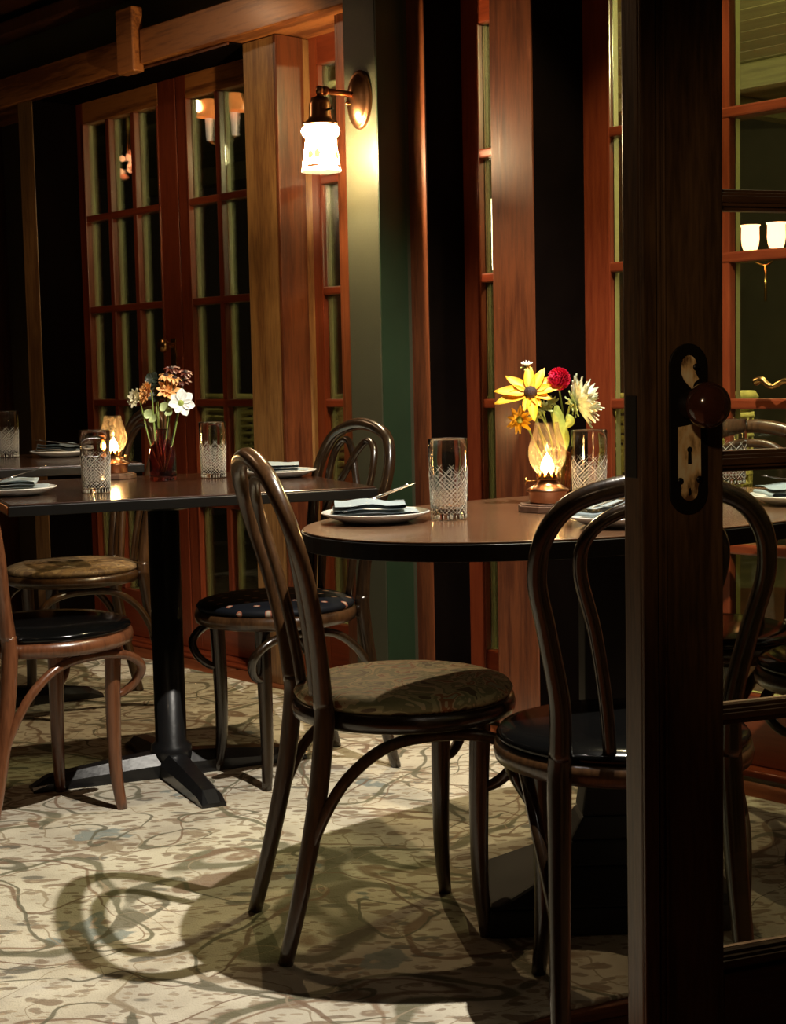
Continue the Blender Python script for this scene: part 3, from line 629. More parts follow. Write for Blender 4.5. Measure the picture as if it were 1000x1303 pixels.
# ------------------------------------------------------------------ bentwood chairs
def make_chair(wm, seatm, rimm, label, twin=False, cushion=0.028, up=0.0, hw=1.0):
    t = thing('bentwood_chair', label, 'chair', (0, 0, 0), 0, 'bentwood chairs around the tables')
    g = G(); g.lathe([(0, 0.412), (0.194, 0.412), (0.203, 0.416), (0.206, 0.430), (0.203, 0.444), (0.194, 0.448), (0, 0.448)], 48); g.build('seat_frame', rimm, t)
    g = G(); c = cushion
    g.lathe([(0.17, 0.446), (0.196, 0.448), (0.201, 0.448 + c*0.30), (0.195, 0.448 + c*0.60), (0.172, 0.448 + c*0.86), (0.12, 0.448 + c), (0, 0.448 + c*1.06)], 48); g.build('seat', seatm, t)
    for s in (1, -1):
        g = G(); g.tube([(-0.262, 0.142*s, 0.0), (-0.232, 0.138*s, 0.12), (-0.198, 0.132*s, 0.28), (-0.180, 0.128*s, 0.42), (-0.180, 0.126*s, 0.47)], [0.0135, 0.0155, 0.0175, 0.0185, 0.018], 12); g.build('leg', wm, t)
        g = G(); g.tube([(0.112, 0.124*s, 0.0), (0.104, 0.116*s, 0.10), (0.104, 0.114*s, 0.25), (0.108, 0.116*s, 0.40), (0.108, 0.116*s, 0.422)], [0.0125, 0.0155, 0.018, 0.0195, 0.0195], 12); g.build('leg', wm, t)
        g = G(); g.tube([(-0.218, 0.136*s, 0.18), (-0.19, 0.146*s, 0.26), (-0.145, 0.156*s, 0.335), (-0.07, 0.160*s, 0.388), (0.03, 0.158*s, 0.398), (0.11, 0.165*s, 0.388), (0.155, 0.160*s, 0.355), (0.155, 0.142*s, 0.318), (0.132, 0.124*s, 0.290), (0.108, 0.116*s, 0.282)], [0.009, 0.0105, 0.011, 0.011, 0.011, 0.011, 0.0105, 0.010], 10); g.build('brace', wm, t)
    hk = lambda P: [(x, y*(1 + (hw-1)*min(1, max(0, (z-0.46)/0.12))), z + up*max(0, (z-0.46)/0.43)) for x, y, z in P]
    hp = [(-0.180, 0.126, 0.46), (-0.190, 0.128, 0.55), (-0.210, 0.148, 0.66), (-0.235, 0.165, 0.75), (-0.256, 0.152, 0.82), (-0.270, 0.105, 0.868), (-0.276, 0.0, 0.889)]; hp = hk(hp)
    g = G(); g.tube(hp + [(x, -y, z) for x, y, z in reversed(hp[:-1])], [0.018, 0.0155, 0.0145, 0.0145, 0.0155, 0.017, 0.0155, 0.0145, 0.0145, 0.0155, 0.018], 12, sub=7); g.build('back_hoop', wm, t)
    if not twin:
        ip = [(-0.178, 0.052, 0.462), (-0.188, 0.060, 0.55), (-0.207, 0.078, 0.66), (-0.228, 0.102, 0.755), (-0.243, 0.094, 0.808), (-0.252, 0.055, 0.842), (-0.254, 0.0, 0.852)]; ip = hk(ip)
        g = G(); g.tube(ip + [(x, -y, z) for x, y, z in reversed(ip[:-1])], 0.0105, 10, sub=6); g.build('inner_hoop', wm, t)
    else:
        for s in (1, -1):
            ip = [(-0.178, 0.075*s, 0.462), (-0.200, 0.085*s, 0.62), (-0.228, 0.108*s, 0.74), (-0.250, 0.100*s, 0.820), (-0.258, 0.060*s, 0.848), (-0.250, 0.020*s, 0.820), (-0.236, -0.012*s, 0.77), (-0.220, -0.045*s, 0.715), (-0.200, -0.070*s, 0.64), (-0.178, -0.060*s, 0.462)]; ip = hk(ip)
            off = 0.006*s; g = G(); g.tube([(x+off, y, z) for x, y, z in ip], 0.0095, 10, sub=6); g.build('inner_hoop', wm, t)
    return t
def place_chair(t, x, y, f):
    t.location = (x, y, 0.0075); t.scale = (1, 1, 0.962); t.rotation_euler = (0, 0, atan2(f[1], f[0]))
place_chair(make_chair(M['chair_brown'], M['tapestry'], M['chair'], 'dark bentwood chair with olive floral tapestry seat, side-on in the centre of the room', cushion=0.032, up=0.018, hw=1.18), 0.012, 2.806, (0.963, 0.27))
place_chair(make_chair(M['chair'], M['vinyl'], M['chair_brown'], 'dark bentwood chair with shiny black seat, its back to us beside the foreground door'), 0.358, 2.43, (-0.04, 1))
place_chair(make_chair(M['chair'], M['sprig'], M['chair_brown'], 'dark bentwood chair with black sprigged seat pushed against the right end of the square table', twin=True, up=0.028), -0.302, 3.897, (-0.82, -0.57))
place_chair(make_chair(M['chair_red'], M['vinyl'], M['chair_red'], 'reddish brown bentwood chair with black seat at the left edge, nearest the square table foot'), -0.822, 3.595, (0.68, 0.73))
place_chair(make_chair(M['chair_brown'], M['tapestry2'], M['chair_brown'], 'brown bentwood chair with floral tapestry seat far left, behind the vase of pale flowers', up=0.055), -0.985, 4.72, (-0.85, -0.52))
place_chair(make_chair(M['chair'], M['vinyl'], M['chair_brown'], 'dark bentwood chair at the right-hand edge, partly seen through the lower door glass'), 0.90, 2.95, (-1, 0.05))
place_chair(make_chair(M['chair_brown'], M['vinyl'], M['chair_brown'], 'bentwood chair behind the oval table, its hoop against the right window', twin=False, up=0.02), 0.67, 3.335, (-0.6, -0.8))

# ------------------------------------------------------------------ tables
def foot(g, L, w0, w1, ang, h0=0.060, h1=0.028):
    R = Matrix.Rotation(ang, 4, 'Z')
    n = 8; vs = []
    for i in range(n+1):
        x = 0.03 + (L-0.03)*i/n; tt = i/n; w_ = w0 + (w1-w0)*tt; h_ = h0 + (h1-h0)*tt**1.3
        if i == n: h_ *= 0.35
        for y, z in ((-w_/2, 0), (-w_/2, h_*0.55), (-w_/4, h_), (w_/4, h_), (w_/2, h_*0.55), (w_/2, 0)): vs.append(R @ Vector((x, y, z)))
    fs = [(i*6+k, (i+1)*6+k, (i+1)*6+(k+1) % 6, i*6+(k+1) % 6) for i in range(n) for k in range(6)]
    fs.append(tuple(range(6))); fs.append(tuple(reversed(range(n*6, n*6+6))))
    g.add(vs, [tuple(reversed(f)) for f in fs])
def square_table(label, c, rot, lx, ly, zt, raw_end=False):
    t = thing('pedestal_table', label, 'table', (c[0], c[1], 0.0075), rot, 'square tables on cast iron pedestals')
    zt -= 0.0075
    g = G(); g.box((-lx/2, -ly/2, zt-0.027), (lx/2, ly/2, zt-0.004), 1); g.box((-lx/2+0.004, -ly/2+0.004, zt-0.004), (lx/2-0.004, ly/2-0.004, zt), 0)
    g.build('tabletop', [M['top1'], M['black']], t, 0.0015)
    if raw_end:
        g = G(); g.box((-lx/2-0.0025, -ly/2+0.01, zt-0.022), (-lx/2, ly/2-0.01, zt-0.005)); g.build('edge_band', M['edge_wood'], t)
    g = G(); g.box((-0.15, -0.15, zt-0.042), (0.15, 0.15, zt-0.027), 0, 0.004); g.lathe([(0.07, zt-0.06), (0.09, zt-0.042)], 24); g.build('mounting_plate', M['iron'], t)
    g = G(); g.lathe([(0.055, 0.03), (0.052, 0.075), (0.040, 0.085), (0.040, zt-0.042)], 32); g.build('column', M['iron'], t)
    for k in range(4):
        g = G(); foot(g, 0.36, 0.085, 0.060, k*pi/2 + 0.05); g.build('foot', M['iron'], t)
    return t
T1C = Vector((-0.582, 3.917, 0))
square_table('dark square-topped pedestal table on the left holding the plum bottle of flowers', T1C, ER, 0.865, 0.80, 0.75, True)
T2C = Vector((-1.275, 4.76, 0))
square_table('dark pedestal table furthest left behind, mostly outside the picture', T2C, ER, 0.87, 0.80, 0.772)
# the oval table
TR = Vector((0.414, 2.968, 0)); TRA = atan2(0.602, 0.799)
t = thing('oval_table', 'large oval table with black edge holding the oil lamp and bright flowers', 'table', (TR.x, TR.y, 0.0075), TRA)
zt = 0.7425
n = 96; ell = []
for k in range(n):
    a = 2*pi*k/n; ca, sa = cos(a), sin(a); e = 2/2.15
    ell.append((0.652*math.copysign(abs(ca)**e, ca), 0.382*math.copysign(abs(sa)**e, sa)))
g = G(); g.prism([(x*0.994, y*0.99) for x, y in ell], zt-0.004, zt, 0); g.prism(ell, zt-0.032, zt-0.004, 1, smooth=False); g.build('tabletop', [M['top2'], M['black']], t, 0.0012)
g = G(); g.box((-0.22, -0.14, zt-0.05), (0.22, 0.14, zt-0.032), 0, 0.005); g.build('support_bar', M['iron'], t)
def frust(g, x0, y0, z0, x1, y1, z1):
    vs = [(-x0,-y0,z0),(x0,-y0,z0),(x0,y0,z0),(-x0,y0,z0),(-x1,-y1,z1),(x1,-y1,z1),(x1,y1,z1),(-x1,y1,z1)]
    g.add(vs, [(0,3,2,1),(4,5,6,7),(0,1,5,4),(1,2,6,5),(2,3,7,6),(3,0,4,7)])
g = G(); frust(g, 0.042, 0.042, 0.24, 0.040, 0.040, zt-0.05); cl_ = g.build('column', M['matt'], t, 0.006)
g = G(); frust(g, 0.235, 0.145, 0.0, 0.230, 0.140, 0.05); frust(g, 0.230, 0.140, 0.05, 0.10, 0.09, 0.11); frust(g, 0.10, 0.09, 0.11, 0.075, 0.06, 0.15); frust(g, 0.075, 0.06, 0.15, 0.050, 0.045, 0.19); frust(g, 0.05, 0.045, 0.19, 0.042, 0.042, 0.245); bs_ = g.build('base', M['matt'], t, 0.006)
for o in (cl_, bs_): o.rotation_euler.z = -TRA + 0.03; o.location = Matrix.Rotation(-TRA, 3, 'Z') @ Vector((-0.028, -0.12, 0))

# ------------------------------------------------------------------ tableware
TH_, TRB, TRT, TN = 0.149, 0.0325, 0.0365, 9
def trad(z): return TRB + (TRT-TRB)*min(1, z/TH_*1.15)
def tumbler_meshes():
    g = G(); prof = [(TRB-0.004, 0), (TRB-0.001, 0.0012)] + [(trad(z), z) for z in (0.004, 0.02, 0.05, 0.08, 0.105, 0.13, 0.147)] + [(TRT-0.0006, TH_), (TRT-0.0020, TH_), (TRT-0.0028, TH_-0.002), (TRT-0.0030, 0.11), (TRB-0.0035, 0.03), (TRB-0.007, 0.015), (0.0001, 0.012)]
    g.lathe(prof, 64); body = g.mesh('tumbler', M['crystal'])
    g = G()
    def line(f, n, r):
        pts = []
        for i in range(n+1):
            th, z = f(i/n); rr = trad(z) + 0.0001; pts.append((rr*cos(th), rr*sin(th), z))
        g.tube(pts, [r*0.5, r, r, r, r*0.4], 5, sub=1)
    pitch = 0.0235*TN/(2*pi)      # height gained per radian
    for k in range(TN):
        for sg in (1, -1):
            th0 = 2*pi*k/TN; top = 0.098
            line(lambda t: (th0 + sg*(t*(top-0.011))/pitch, 0.011 + t*(top-0.011)), 30, 0.00065)
            th1 = th0 + pi/TN*0.66; line(lambda t: (th1 + sg*(t*0.070)/pitch, 0.011 + t*0.070), 26, 0.0003)
            th2 = th0 + pi/TN*1.33; line(lambda t: (th2 + sg*(t*0.066)/pitch, 0.011 + t*0.066), 26, 0.0003)
        for q in range(3):
            zc = 0.023 + q*0.0235; line(lambda t: (2*pi*(k+0.5*0)/TN + (t-0.5)*0.30, zc), 5, 0.0004); line(lambda t: (2*pi*k/TN, zc - 0.005 + 0.010*t), 5, 0.0004)
            zc2 = zc + 0.01175; line(lambda t: (2*pi*(k+0.5)/TN + (t-0.5)*0.30, zc2), 5, 0.0004); line(lambda t: (2*pi*(k+0.5)/TN, zc2 - 0.005 + 0.010*t), 5, 0.0004)
    for k in range(26): line(lambda t: (2*pi*k/26, 0.0015 + 0.0085*t), 4, 0.0010)
    return body, g.mesh('cut_pattern', M['cut'])
TM, TP = tumbler_meshes()
def tumbler(px, py, zt, label):
    p = ground(px, py, zt); o = put('tumbler', TM); o.location = (p.x, p.y, zt + 0.0006); o.rotation_euler.z = random.random(); tag(o, label, 'glass', 'cut-glass tumblers on the tables')
    put('cut_pattern', TP, o)
tumbler(571, 661, 0.75, 'clear cut-glass tumbler on the oval table, beside the plate with the fork')
tumbler(750, 642, 0.75, 'clear cut-glass tumbler on the oval table under the white dahlia')
tumbler(930, 616, 0.75, 'clear cut-glass tumbler seen through the door glass, below the brown knob')
tumbler(123, 627, 0.75, 'cut-glass tumbler lit by the small oil lamp behind it on the square table')
tumbler(272, 608, 0.75, 'cut-glass tumbler on the square table right of the plum bottle')
tumbler(11, 582, 0.772, 'cut-glass tumbler at the far left edge on the rear table')

def napkin_mesh(seed, L=0.15, Wd=0.10):
    g = G(); random.seed(seed)
    path = []; h = 0.0
    for lay in range(4):
        x0, x1 = (-L/2, L/2 - 0.012*lay); z = 0.003 + lay*0.0075
        xs = [x0 + (x1-x0)*i/10 for i in range(11)]
        if lay % 2: xs.reverse()
        path += [(x, z) for x in xs]
        sgn = 1 if lay % 2 == 0 else -1; xe = xs[-1]
        if lay < 3: path += [(xe + sgn*0.0035*sin(a), z + 0.00375*(1-cos(a))) for a in (pi/4, pi/2, 3*pi/4)]
    ny = 10; vs = []
    for x, z in path:
        for j in range(ny+1):
            y = -Wd/2 + Wd*j/ny
            w_ = noise.noise(Vector((x*18, y*18, seed)))*0.006 + 0.003*sin(y*40+x*10+seed)
            vs.append((x + 0.05*y*sin(seed), y, z + max(-0.002, w_*(z/0.016))))
    m = len(path); fs = [(i*(ny+1)+j, (i+1)*(ny+1)+j, (i+1)*(ny+1)+j+1, i*(ny+1)+j+1) for i in range(m-1) for j in range(ny)]
    g.add(vs, fs, 0, True); return g.mesh('napkin', M['napkin'])
def plate_mesh(R=0.10):
    g = G(); g.lathe([(0, 0), (R*0.58, 0), (R*0.62, 0.001), (R*0.80, 0.008), (R*0.99, 0.0165), (R, 0.0185), (R*0.98, 0.0195), (R*0.80, 0.0115), (R*0.60, 0.0045), (0, 0.004)], 56); return g.mesh('plate', M['porcelain'])
PM = plate_mesh()
def fork_mesh():
    g = G(); g.tube([(-0.10, 0, 0.002), (-0.04, 0, 0.003), (0.02, 0, 0.004)], [0.0055, 0.0042, 0.003], 8, flat=1.0)
    g.v = [Vector((v.x, v.y*1.0, 0.002+(v.z-0.002)*0.5)) for v in g.v]
    g.prism([(0.015, -0.003), (0.035, -0.010), (0.045, -0.0115), (0.045, 0.0115), (0.035, 0.010), (0.015, 0.003)], 0.002, 0.0035)
    for k in range(4):
        y = -0.0098 + k*0.0065; g.tube([(0.044, y, 0.0028), (0.065, y, 0.0015), (0.088, y*0.95, 0.004)], [0.0017, 0.0016, 0.0009], 6)
    return g.mesh('fork', M['steel'])
def knife_mesh():
    g = G(); g.tube([(-0.10, 0, 0.003), (-0.05, 0, 0.003), (0.0, 0, 0.003)], [0.0065, 0.0055, 0.004], 8); g.prism([(0, -0.004), (0.09, -0.008), (0.108, -0.004), (0.11, 0.004), (0, 0.004)], 0.002, 0.0035); return g.mesh('knife', M['steel'])
FM, KM = fork_mesh(), knife_mesh()
def setting(c, zt, rot, lab, seed, cut=True, up=0.16, flip=1):
    o = put('dinner_plate', PM); o.location = (c.x, c.y, zt+0.0006); tag(o, 'white plate under a folded napkin, ' + lab, 'plate', 'white dinner plates')
    o = put('napkin', napkin_mesh(seed)); o.location = (c.x, c.y, zt+0.010); o.rotation_euler.z = rot; tag(o, 'folded blue-grey napkin on the plate ' + lab, 'napkin', 'folded napkins')
    if not cut: return
    for me, nm, dy, da, dz in ((FM, 'fork', 0.012, 0.10, 0.0345), (KM, 'knife', -0.014, 0.26, 0.0335)):
        o = put(nm, me); q = Vector((cos(rot), sin(rot), 0)); s = Vector((-sin(rot), cos(rot), 0))
        p = c + q*0.004*flip + s*dy; o.scale = (0.72, 0.72, 0.72); o.location = (p.x, p.y, zt + dz + 0.009); o.rotation_euler = (0, -up, rot + da*flip + (0 if flip > 0 else pi)); tag(o, 'steel %s resting on the napkin, ' % nm + lab, nm, 'cutlery on the napkins')
setting(ground(478, 664, 0.75), 0.75, 0.10, 'left end of the oval table', 2, up=0.32)
setting(ground(790, 668, 0.75), 0.75, 0.5, 'in front of the lamp on the oval table', 5, up=0.2)
setting(ground(1018, 641, 0.75), 0.75, 0.2, 'at the right-hand edge of the picture', 8, flip=-1)
setting(ground(18, 630, 0.75), 0.75, 0.06, 'at the left front of the square table', 11, up=0.3)
setting(ground(355, 607, 0.75), 0.75, 0.1, 'at the right end of the square table', 14, cut=False)
setting(ground(78, 581, 0.772), 0.772, 0.2, 'on the rear table behind the lit tumbler', 17, flip=-1, up=0.14)

def oil_lamp(c, zt, label, knob_ang, power):
    t = thing('oil_lamp', label, 'lamp', (c.x, c.y, zt+0.0005), 0, 'small oil lamps on the tables')
    oc = [(0.060*cos(pi/8+k*pi/4), 0.060*sin(pi/8+k*pi/4)) for k in range(8)]
    g = G(); g.prism(oc, 0, 0.012); g.prism([(x*0.93, y*0.93) for x, y in oc], 0.012, 0.015); g.build('wooden_base', M['lampwood'], t, 0.0015)
    g = G(); g.lathe([(0.034, 0.015), (0.036, 0.018), (0.036, 0.036), (0.041, 0.038), (0.041, 0.041), (0.034, 0.045), (0.026, 0.050), (0.020, 0.056), (0.020, 0.060), (0, 0.060)], 36); g.build('oil_tank', M['copper'], t)
    g = G(); g.lathe([(0.020, 0.060), (0.0215, 0.063), (0.018, 0.066), (0.018, 0.070), (0, 0.070)], 28)
    for k in range(10):
        a = k*pi/5
        g.prism([(-0.0045, 0), (0.0045, 0), (0.0035, 0.010), (0, 0.016), (-0.0035, 0.010)], -0.0005, 0.0005, mat=Matrix.Rotation(a, 4, 'Z') @ Matrix.Translation((0, -0.0200, 0.064)) @ Matrix.Rotation(radians(82), 4, 'X'))
    g.build('burner', M['brass'], t)
    ka = knob_ang; d = Vector((cos(ka), sin(ka), 0))
    g = G(); g.tube([d*0.015 + Vector((0, 0, 0.0575)), d*0.040 + Vector((0, 0, 0.0575))], 0.0014, 8, sub=1)
    g.lathe([(0.0, 0), (0.008, 0.0005), (0.0085, 0.002), (0.005, 0.0035), (0, 0.004)], 20, d*0.040 + Vector((0, 0, 0.0575)), axis=d); g.build('wick_knob', M['brass'], t)
    po = [(0.0175, 0.068), (0.0185, 0.072), (0.024, 0.078), (0.033, 0.092), (0.037, 0.107), (0.0355, 0.122), (0.030, 0.140), (0.0245, 0.158), (0.0225, 0.170)]
    g = G(); g.lathe(po, 40); g.f = g.f[:-2]; g.mi = g.mi[:-2]; g.sm = g.sm[:-2]
    g.build('glass_chimney', M['chimney'], t)
    g = G(); g.lathe([(0.0, 0.071), (0.009, 0.074), (0.0125, 0.082), (0.011, 0.092), (0.005, 0.104), (0.0, 0.112)], 16); g.build('flame', M['flame'], t)
    bl = light('oil_lamp_light', 'POINT', (0, 0, 0.095), power, (1.0, 0.60, 0.26), 0.008); bl.parent = t
LC = ground(697, 650, 0.75)
oil_lamp(LC, 0.75, 'lit oil lamp with amber chimney on the oval table in front of the bright flowers', pi*0.96, 1.0)
LC2 = ground(146, 609, 0.75)
oil_lamp(LC2, 0.75, 'lit oil lamp on the square table behind the cut-glass tumbler', -0.5, 1.1)

# bottles (vases)
V1 = ground(208, 612, 0.75)
def bottle(c, zt, R, H, mat, label):
    out = [(R*0.92, 0), (R, 0.003), (R*1.0, 0.01), (R*0.98, H*0.55), (R*0.90, H*0.66), (R*0.62, H*0.76), (R*0.42, H*0.82), (R*0.38, H*0.90), (R*0.40, H*0.965), (R*0.52, H*0.97), (R*0.52, H)]
    inn = [(R*0.40, H), (R*0.30, H*0.95), (R*0.30, H*0.84), (R*0.56, H*0.745), (R*0.84, H*0.64), (R*0.91, H*0.54), (R*0.92, 0.012), (0.0001, 0.009)]
    g = G(); g.lathe(out + inn, 48); g.f.pop(); g.mi.pop(); g.sm.pop()
    o = g.build('bottle_vase', mat); o.location = (c.x, c.y, zt+0.0006); tag(o, label, 'vase'); return o
bottle(V1, 0.75, 0.036, 0.137, M['purple_glass'], 'plum-coloured glass bottle vase on the square table')
V2 = ground(714, 641, 0.75)
g = G(); H = 0.115
vs = []; seg = 60
pr = [(0.0, 0), (0.028, 0), (0.030, 0.004), (0.029, 0.04), (0.027, 0.085), (0.022, 0.10), (0.023, H), (0.020, H), (0.019, 0.10), (0.024, 0.08), (0.026, 0.01), (0.0, 0.008)]
for r, z in pr:
    for k in range(seg): a = 2*pi*k/seg; rr = r*(1 + (0.05*cos(a*15) if r > 0.0265 else 0)); vs.append((rr*cos(a), rr*sin(a), z))
g.add(vs, [(i*seg+k, i*seg+(k+1) % seg, (i+1)*seg+(k+1) % seg, (i+1)*seg+k) for i in range(len(pr)-1) for k in range(seg)], 0, True)
o = g.build('ribbed_vase', M['amber_glass']); o.location = (V2.x, V2.y, 0.7506); tag(o, 'small ribbed amber glass vase just behind the oil lamp on the oval table', 'vase')

# ------------------------------------------------------------------ flowers
def petal_mesh(name, L, Wd, mat, curl=0.25, cup=0.25, tip=0.5, twist=0):
    g = G(); n, m = 7, 4; vs = []
    for i in range(n+1):
        t_ = i/n; wv = Wd*(sin(pi*min(1, t_**tip*0.94+0.04)))**0.75*0.5 if t_ < 1 else 0.0008
        for j in range(m+1):
            s = j/m*2-1
            vs.append((L*t_, s*wv, curl*L*t_*t_ + cup*wv*s*s + 0.0012*sin(6*s+5*t_)*(0.3+t_)))
    fs = [(i*(m+1)+j, (i+1)*(m+1)+j, (i+1)*(m+1)+j+1, i*(m+1)+j+1) for i in range(n) for j in range(m)]
    g.add(vs, fs, 0, True); return g.mesh(name, mat)
def frame(nrm):
    z = nrm.normalized(); q = Vector((0, 0, 1)).rotation_difference(z); return q.to_matrix().to_4x4()
def flower(name, label, group, base, head, nrm, via=None, stem=True, rs=0.0018, stem_mat=None):
    t = thing(name, label, 'flower', base, 0, group); hp = head - base
    if stem:
        mid = (hp*0.5 + (via or Vector((0, 0, 0.01)))); back = -nrm.normalized()*0.012
        g = G(); g.tube([Vector((0, 0, 0)), mid, hp + back, hp], [rs*1.1, rs, rs], 8); g.build('stem', stem_mat or M['stem'], t)
    return t, Matrix.Translation(hp) @ frame(nrm)
def ring(t, X, me, n, r0, tilt, ph=0, jit=0.1, sc=1.0, zz=0.0, name='petal'):
    for k in range(n):
        a = ph + 2*pi*k/n + random.uniform(-jit, jit)*0.6
        put(name, me, t, 0, X @ Matrix.Rotation(a, 4, 'Z') @ Matrix.Translation((r0, 0, zz)) @ Matrix.Rotation(-tilt + random.uniform(-jit, jit), 4, 'Y') @ Matrix.Scale(sc*random.uniform(0.88, 1.1), 4))
toward = Vector((-0.1, -1, 0.25))
GR = 'flowers in the ribbed vase'
Yf = V2.y
b2 = Vector((V2.x, V2.y, 0.762))
random.seed(3)
# yellow coneflower
hp = at(675, 500, Yf-0.03)
t, X = flower('coneflower', 'yellow coneflower with a dark brown centre and drooping petals', GR, b2 + Vector((-0.004, -0.004, 0)), hp, Vector((-0.05, -0.75, 0.55)), Vector((0.01, 0.0, 0.02)))
pmA = petal_mesh('petal', 0.064, 0.026, M['yellow'], -0.12, 0.3, 0.7)
pmS = petal_mesh('petal', 0.046, 0.024, M['yellow'], -0.10, 0.3, 0.7)
vx = X
for a, s, ti in ((0.1, 0.9, .2), (0.55, 0.95, 0.1), (1.0, 0.85, .3), (1.55, 0.9, 0.3), (2.35, 0.9, .1), (2.95, 1.02, 0.05), (3.3, 1.05, -.05), (4.3, 0.75, -0.1), (4.75, 0.85, -.1), (5.2, 0.65, 0), (5.85, 0.8, 0.1)):
    put('petal', pmA if s > .8 else pmS, t, 0, X @ Matrix.Rotation(a, 4, 'Z') @ Matrix.Translation((0.007, 0, 0)) @ Matrix.Rotation(-ti, 4, 'Y') @ Matrix.Scale(s, 4))
g = G(); g.lathe([(0.013, -0.002), (0.0135, 0.004), (0.010, 0.010), (0.004, 0.013), (0, 0.0135)], 20); o = g.build('cone', M['dark_cone'], t); o.matrix_basis = X
# crimson pompon dahlia
hp = at(711, 482, Yf-0.02)
t, X = flower('pompon_dahlia', 'crimson pompon dahlia, a tight red ball', GR, b2 + Vector((0.004, 0, 0)), hp, Vector((0.05, -0.9, 0.3)), Vector((0.008, 0, 0.01)))
pd = petal_mesh('petal', 0.0120, 0.0075, M['magenta'], 0.5, 1.2, 0.6)
g = G(); g.lathe([(0, -0.013), (0.009, -0.009), (0.013, 0), (0.009, 0.009), (0, 0.013)], 16); o = g.build('core', M['magenta'], t); o.matrix_basis = X
for i in range(170):
    z = 1 - 1.75*(i+0.5)/170; r = sqrt(1-z*z); a = i*2.39996; nn = Vector((r*cos(a), r*sin(a), z))
    put('petal', pd, t, 0, X @ Matrix.Translation(nn*0.0110) @ Vector((1, 0, 0)).rotation_difference((nn + Vector((0, 0, 0.15))).normalized()).to_matrix().to_4x4() @ Matrix.Rotation(random.random()*0.5, 4, 'X'))
# white-green dahlia in profile
hp = at(733, 513, Yf-0.03); nr = Vector((0.85, 0.10, 0.28))
t, X = flower('white_dahlia', 'large greenish white dahlia seen from the side, facing right', GR, b2 + Vector((0.008, 0.004, 0)), hp, nr, Vector((-0.012, 0, 0.03)), rs=0.0026)
pw = petal_mesh('petal', 0.052, 0.019, M['whitegreen'], 0.15, 0.5, 0.6); pc_ = petal_mesh('petal', 0.050, 0.017, M['cream_petal'], 0.1, 0.5, 0.6); pg = petal_mesh('sepal', 0.026, 0.009, M['leaf_pale'], 0.1, 0.4, 0.6)
ring(t, X, pw, 19, 0.004, 0.15, 0, 0.12); ring(t, X, pc_, 17, 0.004, 0.42, 0.2, 0.12, 1.0, 0.003); ring(t, X, pw, 12, 0.003, 0.75, 0.1, 0.1, 0.9, 0.006); ring(t, X, pc_, 9, 0.002, 1.1, 0.3, 0.1, 0.75, 0.009)
ring(t, X, pg, 11, 0.003, -0.15, 0.2, 0.2, 1.0, -0.004, 'sepal'); ring(t, X, pg, 8, 0.002, -0.6, 0.5, 0.2, 0.8, -0.006, 'sepal')
# small white bud
hp = at(670, 466, Yf)
t, X = flower('white_bud', 'tiny white daisy bud standing highest behind the yellow coneflower', GR, b2 + Vector((-0.002, 0.008, 0)), hp, Vector((0, -0.3, 1)), Vector((-0.006, 0, 0)))
ps = petal_mesh('petal', 0.013, 0.005, M['white_petal'], 0.2, 0.4, 0.6); ring(t, X, ps, 12, 0.001, 0.5); ring(t, X, ps, 7, 0.001, 1.0, 0.2, 0.1, 0.7)
sg = petal_mesh('sepal', 0.012, 0.005, M['leaf'], -0.1, 0.4, 0.6); ring(t, X, sg, 6, 0.001, -0.1, 0, .2, 1, -0.002, 'sepal')
# low yellow blossom
hp = at(662, 534, Yf-0.01)
t, X = flower('yellow_blossom', 'smaller ragged yellow blossom below the coneflower, just above the lamp chimney', GR, b2 + Vector((-0.006, 0, 0)), hp, Vector((-0.5, -0.7, 0.1)), Vector((-0.0, 0, 0.015)))
py_ = petal_mesh('petal', 0.026, 0.011, M['yellow'], -0.1, 0.4, 0.6); ring(t, X, py_, 13, 0.004, 0.15, 0, 0.3); ring(t, X, py_, 8, 0.003, 0.8, 0, 0.3, 0.6)
g = G(); g.lathe([(0.008, -0.002), (0.008, 0.004), (0, 0.008)], 14); o = g.build('cone', M['leaf'], t); o.matrix_basis = X
# filler sprigs
for i, (px, py) in enumerate(((693, 520), (683, 530), (702, 514))):
    hp = at(px, py, Yf-0.015+0.01*i)
    t, X = flower('green_sprig', ['green seed-head sprig under the coneflower, leftmost', 'green seed-head sprig low above the chimney', 'green seed-head sprig below the crimson dahlia'][i], GR, b2 + Vector((0.002*i, 0.003, 0)), hp, Vector((0.1, -0.6, 0.8)), Vector((0, 0, 0.01)))
    ring(t, X, petal_mesh('leaflet', 0.018, 0.007, M['leaf_pale'], 0.2, 0.5, 0.6), 10, 0.001, 0.4, 0, 0.5, 1, 0, 'leaflet')
